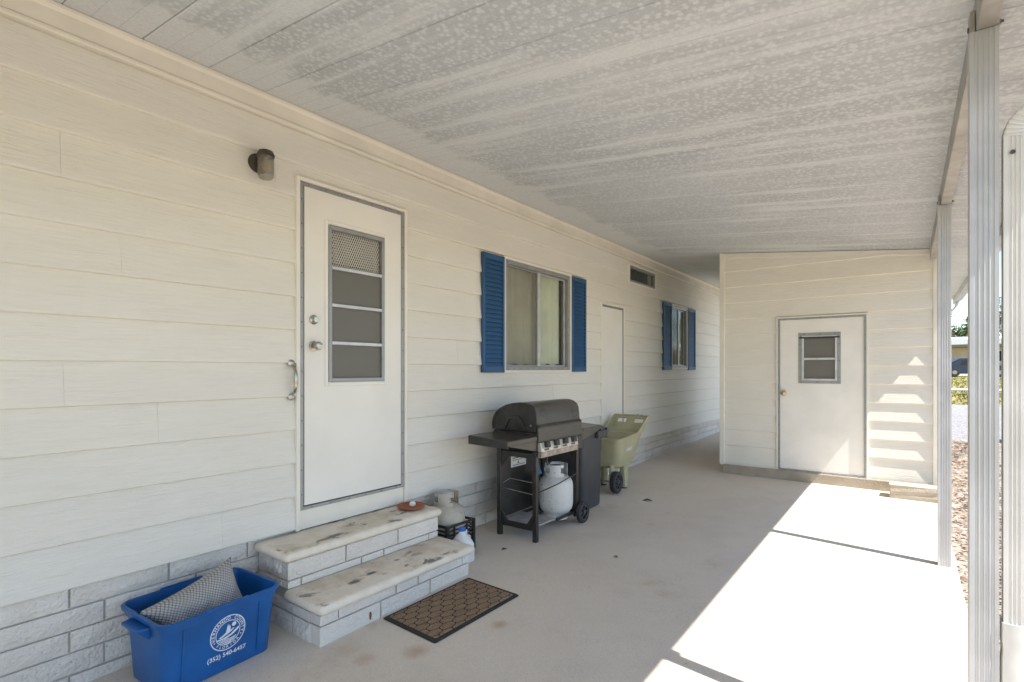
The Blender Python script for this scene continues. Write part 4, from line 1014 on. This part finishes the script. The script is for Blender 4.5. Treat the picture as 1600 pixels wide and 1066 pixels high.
# the seal printed on the long side (local +x face); (a,b) = (along y, up)
seal = MB(); SC, SZ = .015, .188
def face_x(z): return BW / 2 * (.815 + (.955 - .815) * (z - .015) / (BH - .065)) + .0016
def put(mb2):
    b = len(seal.v)
    for (a, c, *_) in mb2.v: a, c = a * 1.1, c * 1.1; seal.v.append((face_x(SZ + c), SC + a, SZ + c))
    seal.f += [tuple(i + b for i in f) for f in mb2.f]
def ann(r0, r1, a0=0, a1=360, n=48, ox=0, oy=0, sy=1):
    m = MB(); A = frange(R(a0), R(a1), n + 1)
    for a in A: m.v += [(ox + r0 * math.cos(a), oy + sy * r0 * math.sin(a)), (ox + r1 * math.cos(a), oy + sy * r1 * math.sin(a))]
    for i in range(n): m.f.append((2 * i, 2 * i + 1, 2 * i + 3, 2 * i + 2))
    return m
def flat(pts): m = MB(); m.v = list(pts); m.f = [tuple(range(len(pts)))]; return m
put(ann(.0715, .0755)); put(ann(.0500, .0530))
def ringtext(txt, r, amid, span, size, flip=False):
    n = len(txt)
    for i, ch in enumerate(txt):
        if ch == ' ': continue
        a = amid + (span / 2 - span * i / (n - 1)) * (-1 if flip else 1)
        g = text_mb(ch, size); rot = R(a - 90 if not flip else a + 90); m = MB()
        for (x, y, _) in g.v:
            X, Y = x * math.cos(rot) - y * math.sin(rot), x * math.sin(rot) + y * math.cos(rot); m.v.append((X + r * math.cos(R(a)), Y + r * math.sin(R(a))))
        m.f = g.f; put(m)
ringtext('HERNANDO COUNTY', .0622, 90, 205, .0190); ringtext('FLORIDA', .0622, 270, 88, .0160, True)
for a in (205, 335): put(ann(0.0, .003, n=10, ox=.0622 * math.cos(R(a)), oy=.0622 * math.sin(R(a))))
# bird, sun and water
put(flat([(-.040, -.012), (-.024, -.006), (-.008, .004), (.006, .006), (.020, .012), (.028, .013), (.018, .004), (.004, -.004), (-.014, -.010), (-.030, -.016)]))
put(flat([(-.010, .003), (-.006, .022), (-.002, .038), (.002, .026), (.006, .034), (.010, .018), (.008, .005)]))
put(ann(0, .0095, n=16, ox=.024, oy=.029))
put(flat([(-.046, -.017), (-.020, -.018), (.012, -.010), (.045, .012), (.0475, .002), (.020, -.016), (-.010, -.024), (-.0455, -.023)]))
for k in range(4):
    yy = -.027 - k * .0062; wv = math.sqrt(max(0, .048 ** 2 - yy ** 2)) * .95
    put(flat([(-wv, yy), (-wv * .3, yy + .0015), (wv * .3, yy - .0005), (wv, yy + .003), (wv, yy - .0008), (wv * .3, yy - .0042), (-wv * .3, yy - .0024), (-wv, yy - .0036)]))
seal2 = text_mb('(352) 540-6457', .0265); b0 = MB()
for (x, y, _) in seal2.v: b0.v.append((x, y - .0945))
b0.f = seal2.f; put(b0)
obj('printed_seal', seal, M['print_white'], bn, local=True)

# sack: a pillow-shaped bag with one corner pointing up
def sack_mesh():
    n = 36; mb = MB(); uv = []
    a, b = .205, .150
    def P(u, v, side):
        e = (1 - abs(u) ** 3.2) * (1 - abs(v) ** 3.2); th = .105 * (max(0, e) ** .55)
        wr = .006 * math.sin(u * 7 + v * 4) * e + .004 * math.sin(u * 15 - v * 9) * e
        # corners pulled out
        c = 1 + .10 * (abs(u) * abs(v)) ** 2
        return (side * th + wr, u * a * c * (1 - .10 * (1 - v * v) * abs(u) ** 3), v * b * c)
    for side in (1, -1):
        base = len(mb.v)
        for j in range(n + 1):
            for i in range(n + 1):
                u, v = -1 + 2 * i / n, -1 + 2 * j / n; mb.v.append(P(u, v, side)); uv.append((i / n * 1.0, j / n * .7))
        for j in range(n):
            for i in range(n): q = base + j * (n + 1) + i; mb.f.append((q, q + 1, q + n + 2, q + n + 1))
    me = bpy.data.meshes.new('sack'); me.from_pydata(mb.v, [], mb.f); ul = me.uv_layers.new(name='UVMap')
    for lp in me.loops: ul.data[lp.index].uv = uv[lp.vertex_index]
    bm = bmesh.new(); bm.from_mesh(me); bmesh.ops.remove_doubles(bm, verts=bm.verts, dist=.0008); bmesh.ops.recalc_face_normals(bm, faces=bm.faces); bm.to_mesh(me); bm.free()
    me.polygons.foreach_set('use_smooth', [True] * len(me.polygons)); me.update(); return me
sk = link('net_sack', sack_mesh(), M['sack']); tag(sk, 'grey net-patterned sack slumped inside the blue recycling bin', 'sack')
sk.location = (.262, 1.140, .268); sk.rotation_euler = (R(16), R(-16), R(2))
sm_ = MB().tube([(.108 * (1 - t * t) ** .6 + .002, -.02 + .20 * t, -.03 + .14 * t) for t in frange(-.9, .98, 16)], .0025, 6)
so = obj('seam', sm_, M['sack_seam'], sk, local=True)

# ------------------------------------------------------------------ things beside the steps
crate = thing('milk_crate', 'black slatted plastic crate holding the old tank behind the steps', 'crate', (.165, 2.94, gz(2.94)))
cw, cl, chh = .29, .29, .245
mb = MB().box(-cw / 2, cw / 2, -cl / 2, cl / 2, .0, .012); 
for s in (-1, 1):
    for t in (-1, 1): mb.box(s * cw / 2 - .012, s * cw / 2 + .012, t * cl / 2 - .012, t * cl / 2 + .012, .0125, chh)
obj('frame', mb, M['black_paint'], crate, local=True, bevel=.002)
for k in range(8):
    z = .022 + k * .0290
    mb = MB()
    for s in (-1, 1): mb.box(s * cw / 2 - .004, s * cw / 2 + .004, -cl / 2 + .0125, cl / 2 - .0125, z, z + .011 if k < 7 else chh - .001).box(-cw / 2 + .0125, cw / 2 - .0125, s * cl / 2 - .004, s * cl / 2 + .004, z, z + .011 if k < 7 else chh - .001)
    obj('slat_band', mb, M['black_paint'], crate, local=True)
for y in (-.07, .07):
    obj('upright', MB().box(cw / 2 - .006, cw / 2 + .006, y - .006, y + .006, .0125, chh - .0005), M['black_paint'], crate, local=True)
obj('paper_tag', MB().hexa([(cw / 2 + .0065, -.01, .115), (cw / 2 + .0075, -.01, .115), (cw / 2 + .0075, .065, .13), (cw / 2 + .0065, .065, .13), (cw / 2 + .0065, -.005, .165), (cw / 2 + .0075, -.005, .165), (cw / 2 + .0075, .065, .178), (cw / 2 + .0065, .065, .178)]), M['white_plastic'], crate, local=True)
tank('propane_tank', 'old stained propane tank standing in the black crate beside the steps', (.165, 2.94, gz(2.94) + .014), M['tank_old'], .92)
jug = thing('plastic_jug', 'translucent white plastic jug with blue cap standing in front of the crate', 'jug', (.405, 2.850, gz(2.85)))
L = [rrect(.135, .135, .03, .002), rrect(.145, .145, .03, .012), rrect(.145, .145, .035, .125), rrect(.130, .130, .05, .155), rrect(.080, .080, .035, .190), rrect(.048, .048, .022, .205), rrect(.046, .046, .022, .222)]
obj('body', MB().loft(L), M['white_plastic'], jug, local=True, smooth=True, angle=50)
obj('cap', MB().lathe([(.0265, .2225), (.0265, .243), (.022, .247)], (0, 0, 0), 18), M['blue_cap'], jug, local=True, smooth=True)
obj('grip', MB().tube([(0, .045, .175), (0, .075, .165), (0, .082, .13), (0, .07, .10)], .012, 8), M['white_plastic'], jug, local=True, smooth=True)
sau = (.165, 2.575, .4575)
tag(obj('saucer', MB().lathe([(.060, .0), (.092, .012), (.100, .026), (.096, .028), (.086, .016), (.055, .008), (.01, .007)], sau, 28), M['terracotta'], smooth=True, angle=50), 'small terracotta saucer on the upper step beside the door', 'saucer')
bal = MB().lathe([(.004, .0), (.014, .003), (.021, .012), (.023, .022), (.019, .034), (.010, .041), (.002, .043)], (sau[0] + .005, sau[1] + .010, sau[2] + .0085), 18)
tag(obj('white_ball', bal, M['fabric_white'], smooth=True, angle=80), 'small round white ball resting in the terracotta saucer', 'ball')
def leaf(x, y, rot, s, lab):
    mb = MB(); n = 8; L = []
    for i in range(n + 1):
        t = i / n; w = .42 * math.sin(math.pi * t) ** .8 * s * .5; z = gz(y) + .004 + .006 * s / .06 * math.sin(math.pi * t * 1.1) ** 2
        L.append((t * s - s / 2, w, z))
    V = []
    for (a, w, z) in L: V += [(a, -w, z + w * .15), (a, 0, z), (a, w, z + w * .30)]
    M_ = Matrix.Translation((x, y, 0)) @ Matrix.Rotation(rot, 4, 'Z'); mb.v = [tuple(M_ @ Vector(p)) for p in V]
    for i in range(n):
        for k in (0, 1): q = i * 3 + k; mb.f.append((q, q + 1, q + 4, q + 3))
    b = len(mb.v); mb.v += [(p[0], p[1], p[2] - .0012) for p in mb.v]; mb.f += [tuple(i + b for i in f[::-1]) for f in mb.f]
    tag(obj('fallen_leaf', mb, M['leaf_dead'], smooth=True), lab, 'leaf', 'dead leaves on the slab')
leaf(.863, 5.169, .5, .105, 'largest curled brown leaf on the slab beyond the grill')
leaf(.513, 3.214, 1.2, .055, 'small brown leaf on the slab in front of the grill legs')
leaf(1.281, 3.561, .2, .04, 'tiny brown leaf on the slab right of the grill')

# ------------------------------------------------------------------ beyond the carport
rl = random.Random(9)
# leaf litter and bark chips along the slab edge
mb = MB()
for i in range(14000):
    y = 2.0 + 10.2 * rl.random() ** 1.25; x = 3.285 + 3.2 * rl.random() ** 2.2 + .5 * rl.random(); s = rl.uniform(.012, .04); a = rl.uniform(0, 6.28); z = LZ(y) - .050 + rl.uniform(0, .012)
    c_, s_ = math.cos(a) * s, math.sin(a) * s; h = rl.uniform(0, .014)
    mb.add([(x - c_, y - s_, z), (x + s_ * .4, y - c_ * .4, z + h), (x + c_, y + s_, z + h * .5), (x - s_ * .4, y + c_ * .4, z + .002)], [(0, 1, 2, 3)])
t = NT('litter_flakes'); v_ = t.voro(t.pos(), 30); t.col(t.mix(t.sep(v_.outputs['Color'])[0], (.10, .06, .04), (.42, .32, .24))); t.rough(.9)
tag(stuff(obj('leaf_litter', mb, t.m)), 'dry brown leaves and bark chips strewn beside the slab', 'leaves')
# grass tufts on the far lawn
mb = MB()
for i in range(16000):
    y = rl.choice((rl.uniform(21.8, 30.4), rl.uniform(33.6, 50))); x = 4 + rl.gauss(2, 9); z = LZ(y) - .10; h = rl.uniform(.03, .08); a = rl.uniform(0, 6.28); w = .05
    mb.add([(x - w * math.cos(a), y - w * math.sin(a), z), (x + w * math.cos(a), y + w * math.sin(a), z), (x + rl.uniform(-.05, .05), y + rl.uniform(-.05, .05), z + h)], [(0, 1, 2)])
tag(stuff(obj('lawn_grass', mb, ground_mat('grass_blades', ((.20, .20, .06), (.30, .27, .09), (.34, .29, .13)), (1.5, .5, 30), .2))), 'short dry lawn grass beyond the gravel drive', 'grass')

# neighbour's house
NH = 66.0; nz = LZ(NH) - .1
nb = thing('neighbour_house', 'low beige house with white fascia across the lawn', 'house', (10, NH, nz))
m_bei = plain('beige_stucco', (.62, .53, .43), .8, 0, .05, 2); m_wht = plain('white_fascia', (.82, .82, .80), .6); m_shn = plain('brown_and_eave_shade', (.22, .17, .125), .7)
obj('wall', MB().box(-9, 30, NH, NH + 8, nz, nz + 2.35), m_bei, nb)
obj('fascia', MB().box(-9.6, 30.6, NH - 1.9, NH + 8.6, nz + 2.62, nz + 3.08), m_wht, nb)
obj('soffit_shade_band', MB().box(-9.4, 30.4, NH - 1.8, NH + 8.4, nz + 2.36, nz + 2.618), m_shn, nb)  # dark band under the fascia: overhang shade put into its colour
obj('roof', MB().prism([(NH - 1.9, nz + 3.085), (NH + 8.6, nz + 3.085), (NH + 3.3, nz + 3.55)], 'x', -9.6, 30.6), m_wht, nb)
for x in (2.2, 9.6, 14.2, 19):
    w = obj('window', MB().box(x, x + 1.3, NH - .06, NH - .002, nz + 1.0, nz + 2.1), m_wht, nb); obj('pane', MB().box(x + .08, x + 1.22, NH - .07, NH - .061, nz + 1.08, nz + 2.02), M['interior'], w)
obj('door', MB().box(12, 12.95, NH - .05, NH - .002, nz + .02, nz + 2.1), m_shn, nb)
for x in (1.0, 8.9, 16.5, 24): obj('post', MB().box(x, x + .14, NH - 1.7, NH - 1.56, nz - .2, nz + 2.36), m_wht, nb)

def vehicle(name, lab, cat, loc, rot, L, W, H, bodym, hood, van=False):
    t = thing(name, lab, cat, loc, rot)
    r = .33; zb = .22
    if van: prof_ = [(-L / 2, zb), (L / 2, zb), (L / 2, .95), (L / 2 - .55, 1.05), (L / 2 - 1.15, H - .08), (L / 2 - 1.5, H), (-L / 2 + .1, H), (-L / 2, H - .15)]
    else: prof_ = [(-L / 2, zb), (L / 2, zb), (L / 2, .70), (L / 2 - hood, .90), (L / 2 - hood - .75, H - .04), (L / 2 - hood - 1.0, H), (-L / 2 + 1.15, H), (-L / 2 + .45, .98), (-L / 2, .92)]
    obj('body', MB().prism(prof_, 'y', -W / 2, W / 2), bodym, t, local=True, bevel=.07, seg=2)
    gm = M['interior']
    a, b = (-L / 2 + .3, L / 2 - 1.5) if van else (-L / 2 + 1.15, L / 2 - hood - .85)
    for s in (-1, 1): obj('side_window', MB().hexa([(a, s * (W / 2 - .01), H * .64), (b + .35, s * (W / 2 - .01), H * .64), (b + .35, s * (W / 2 + .006), H * .64), (a, s * (W / 2 + .006), H * .64), (a + .12, s * (W / 2 - .01), H - .14), (b, s * (W / 2 - .01), H - .14), (b, s * (W / 2 + .006), H - .14), (a + .12, s * (W / 2 + .006), H - .14)]), gm, t, local=True)
    for x in (-L / 2 + .8, L / 2 - .85):
        for s in (-1, 1):
            w = obj('wheel', MB().lathe([(.20, -.10), (r - .02, -.10), (r, -.07), (r, .07), (r - .02, .10), (.20, .10)], (x, s * (W / 2 - .08), r), 24, 'y'), M['rubber'], t, local=True, smooth=True)
            obj('rim', MB().lathe([(.15, -.105), (.15, .105)], (x, s * (W / 2 - .08), r), 20, 'y'), M['alu'], w, local=True)
    for s in (-1, 1):
        obj('headlight', MB().box(L / 2 - .02, L / 2 + .02, s * W * .36 - .16, s * W * .36 + .16, .60, .72), M['white_plastic'], t, local=True)
    return t
m_navy = plain('navy_car_paint', (.03, .045, .08), .25, .2); m_vw = plain('white_car_paint', (.78, .78, .78), .3)
vehicle('parked_car', 'dark blue car parked on the far lawn before the beige house', 'car', (7.0, 52.5, LZ(52.5) - .09), R(10), 4.3, 1.75, 1.38, m_navy, 1.15)
vehicle('parked_van', 'white van parked in front of the neighbouring beige house', 'van', (3.9, 61.0, LZ(61) - .09), R(12), 4.9, 1.95, 2.05, m_vw, .9, True)
# sandy mound with timbers
mnd = MB(); n = 20
for j in range(n + 1):
    for i in range(n + 1):
        x, y = -3 + 6 * i / n, -2 + 4 * j / n; e = max(0, 1 - (x / 3) ** 2) * max(0, 1 - (y / 2) ** 2); mnd.v.append((8.2 + x, 57.5 + y, LZ(57.5 + y) - .12 + .62 * e ** .7 + rl.uniform(-.08, .08) * e))
for j in range(n):
    for i in range(n): q = j * (n + 1) + i; mnd.f.append((q, q + 1, q + n + 2, q + n + 1))
tag(obj('sand_mound', mnd, M['litter'], smooth=True), 'low pale sandy mound between the dark car and the beige house', 'mound')
tag(obj('timber_pole', MB().tube([(5.6, 55.6, LZ(55.6) + .1), (8.8, 56.6, LZ(56) + .75)], .08, 8), m_shn), 'weathered timber pole leaning on the sandy mound', 'timber')
tag(obj('utility_pole', MB().tube([(6.6, 80, LZ(80) - .2), (6.6, 80, LZ(80) + 7.6)], .12, 10, rs=[.15, .10]).box(5.7, 7.5, 79.9, 80.05, LZ(80) + 6.8, LZ(80) + 6.95), plain('pole_wood', (.16, .13, .11), .9)), 'thin wooden utility pole rising behind the neighbouring house', 'pole')
# blue drum at the right edge of view
dr = thing('plastic_drum', 'blue plastic drum standing on the litter right of the downspout', 'drum', (4.72, 12.6, LZ(12.6) - .06))
obj('body', MB().lathe([(.26, 0), (.29, .03), (.29, .28), (.305, .29), (.305, .31), (.29, .32), (.29, .62), (.25, .66), (.24, .66), (.24, .655)], (0, 0, 0), 28), plain('bright_blue_plastic', (.01, .19, .55), .4), dr, local=True, smooth=True)
obj('lid', MB().lathe([(.262, .6605), (.262, .69), (.23, .70)], (0, 0, 0), 28), M['blue_cap'], dr, local=True, smooth=True)

def leaf_mat(name, a, b):
    t = NT(name); r = t.voro(t.pos(), 2.6); n = t.noise(t.pos(), .5, 3)
    t.col(t.mix(t.ramp(n, .35, .65), a, b)); t.rough(.7); t.spec(.2); return t.m
lm = {'green': leaf_mat('fresh_leaves', (.06, .11, .022), (.15, .21, .05)), 'dark': leaf_mat('dark_leaves', (.035, .06, .02), (.07, .10, .03)), 'grey': leaf_mat('thin_greyish_leaves', (.11, .10, .075), (.19, .165, .12))}
bark = plain('bark', (.12, .10, .085), .95, 0, .25, 6)
def tree(x, y, h, w, kind, lab, seed, n=2600):
    q = random.Random(seed); z0 = LZ(y) - .12; t = thing('tree', lab, 'tree', (x, y, z0), 0, 'trees behind the neighbouring house')
    tips = []; mb = MB()
    def limb(p, d, L, r, lvl):
        pts = [p]; dd = d.copy()
        for k in range(4): dd = (dd + Vector((q.uniform(-.2, .2), q.uniform(-.2, .2), q.uniform(-.05, .15)))).normalized(); pts.append(pts[-1] + dd * L / 4)
        mb.tube(pts, r, 6, rs=[r * (1 - .16 * k) for k in range(5)])
        if lvl == 0 or L < .5: tips.extend(pts[2:]); return
        for k in range(4 if lvl > 1 else 3):
            b = pts[2 + k % 3]; a = q.uniform(0, 6.28); nd = (dd * .55 + Vector((math.cos(a), math.sin(a), q.uniform(.0, .6)))).normalized(); limb(b, nd, L * q.uniform(.55, .75), r * .5, lvl - 1)
    limb(Vector((0, 0, 0)), Vector((0, 0, 1)), h * .48, h * .028, 3)
    sc = w / max(1e-3, max(math.hypot(p.x, p.y) for p in tips)) * .85; zt = max(p.z for p in tips)
    f = lambda p: Vector((p.x * sc, p.y * sc, p.z * h * .95 / zt))
    mb.v = [tuple(f(Vector(p))) if math.hypot(p[0], p[1]) > h * .05 else (p[0], p[1], p[2] * h * .95 / zt) for p in mb.v]
    obj('trunk', mb, bark, t, local=True, smooth=True)
    lv = MB()
    for i in range(n):
        c = f(q.choice(tips)) + Vector((q.gauss(0, w * .11), q.gauss(0, w * .11), q.gauss(0, h * .045))); s = q.uniform(.10, .24)
        u = Vector((q.uniform(-1, 1), q.uniform(-1, 1), q.uniform(-.6, .6))).normalized(); v = u.cross(Vector((q.uniform(-1, 1), q.uniform(-1, 1), q.uniform(-1, 1)))).normalized()
        lv.add([c - u * s, c - v * s * .5, c + u * s, c + v * s * .5], [(0, 1, 2, 3)])
    obj('crown', lv, lm[kind], t, local=True)
tree(5.4, 76, 7.6, 3.6, 'grey', 'thin greyish tree behind the beige house, left of the utility pole', 1, 2200)
tree(9.4, 82, 7.0, 3.6, 'green', 'fresh green tree behind the beige house, right of the utility pole', 2)
tree(11.6, 78, 8.4, 3.2, 'grey', 'sparse greyish tree behind the beige house, hidden by the near post', 3, 1800)
tree(14.5, 70.5 + 12, 9.6, 4.2, 'green', 'tall green tree at the right edge beyond the downspout', 4)
tree(19, 84, 9.0, 4.4, 'dark', 'dark green tree farthest right beyond the beige house', 5)
tree(0.5, 86, 8.6, 4.2, 'dark', 'dark tree hidden behind the shed beyond the beige house', 6)
for i, (x, y, h, w, k, lab) in enumerate(((25, 88, 9.5, 4.6, 'green', 'broad green tree farther right than the dark one'), (32, 84, 8.0, 4.0, 'grey', 'sparse grey tree past the right end of the beige house'),
        (-8, 84, 9.0, 4.6, 'green', 'green tree past the left end of the beige house'), (-16, 90, 10.0, 5.0, 'dark', 'leftmost dark tree far beyond the lawn'))):
    tree(x, y, h, w, k, lab, 20 + i, 1800)
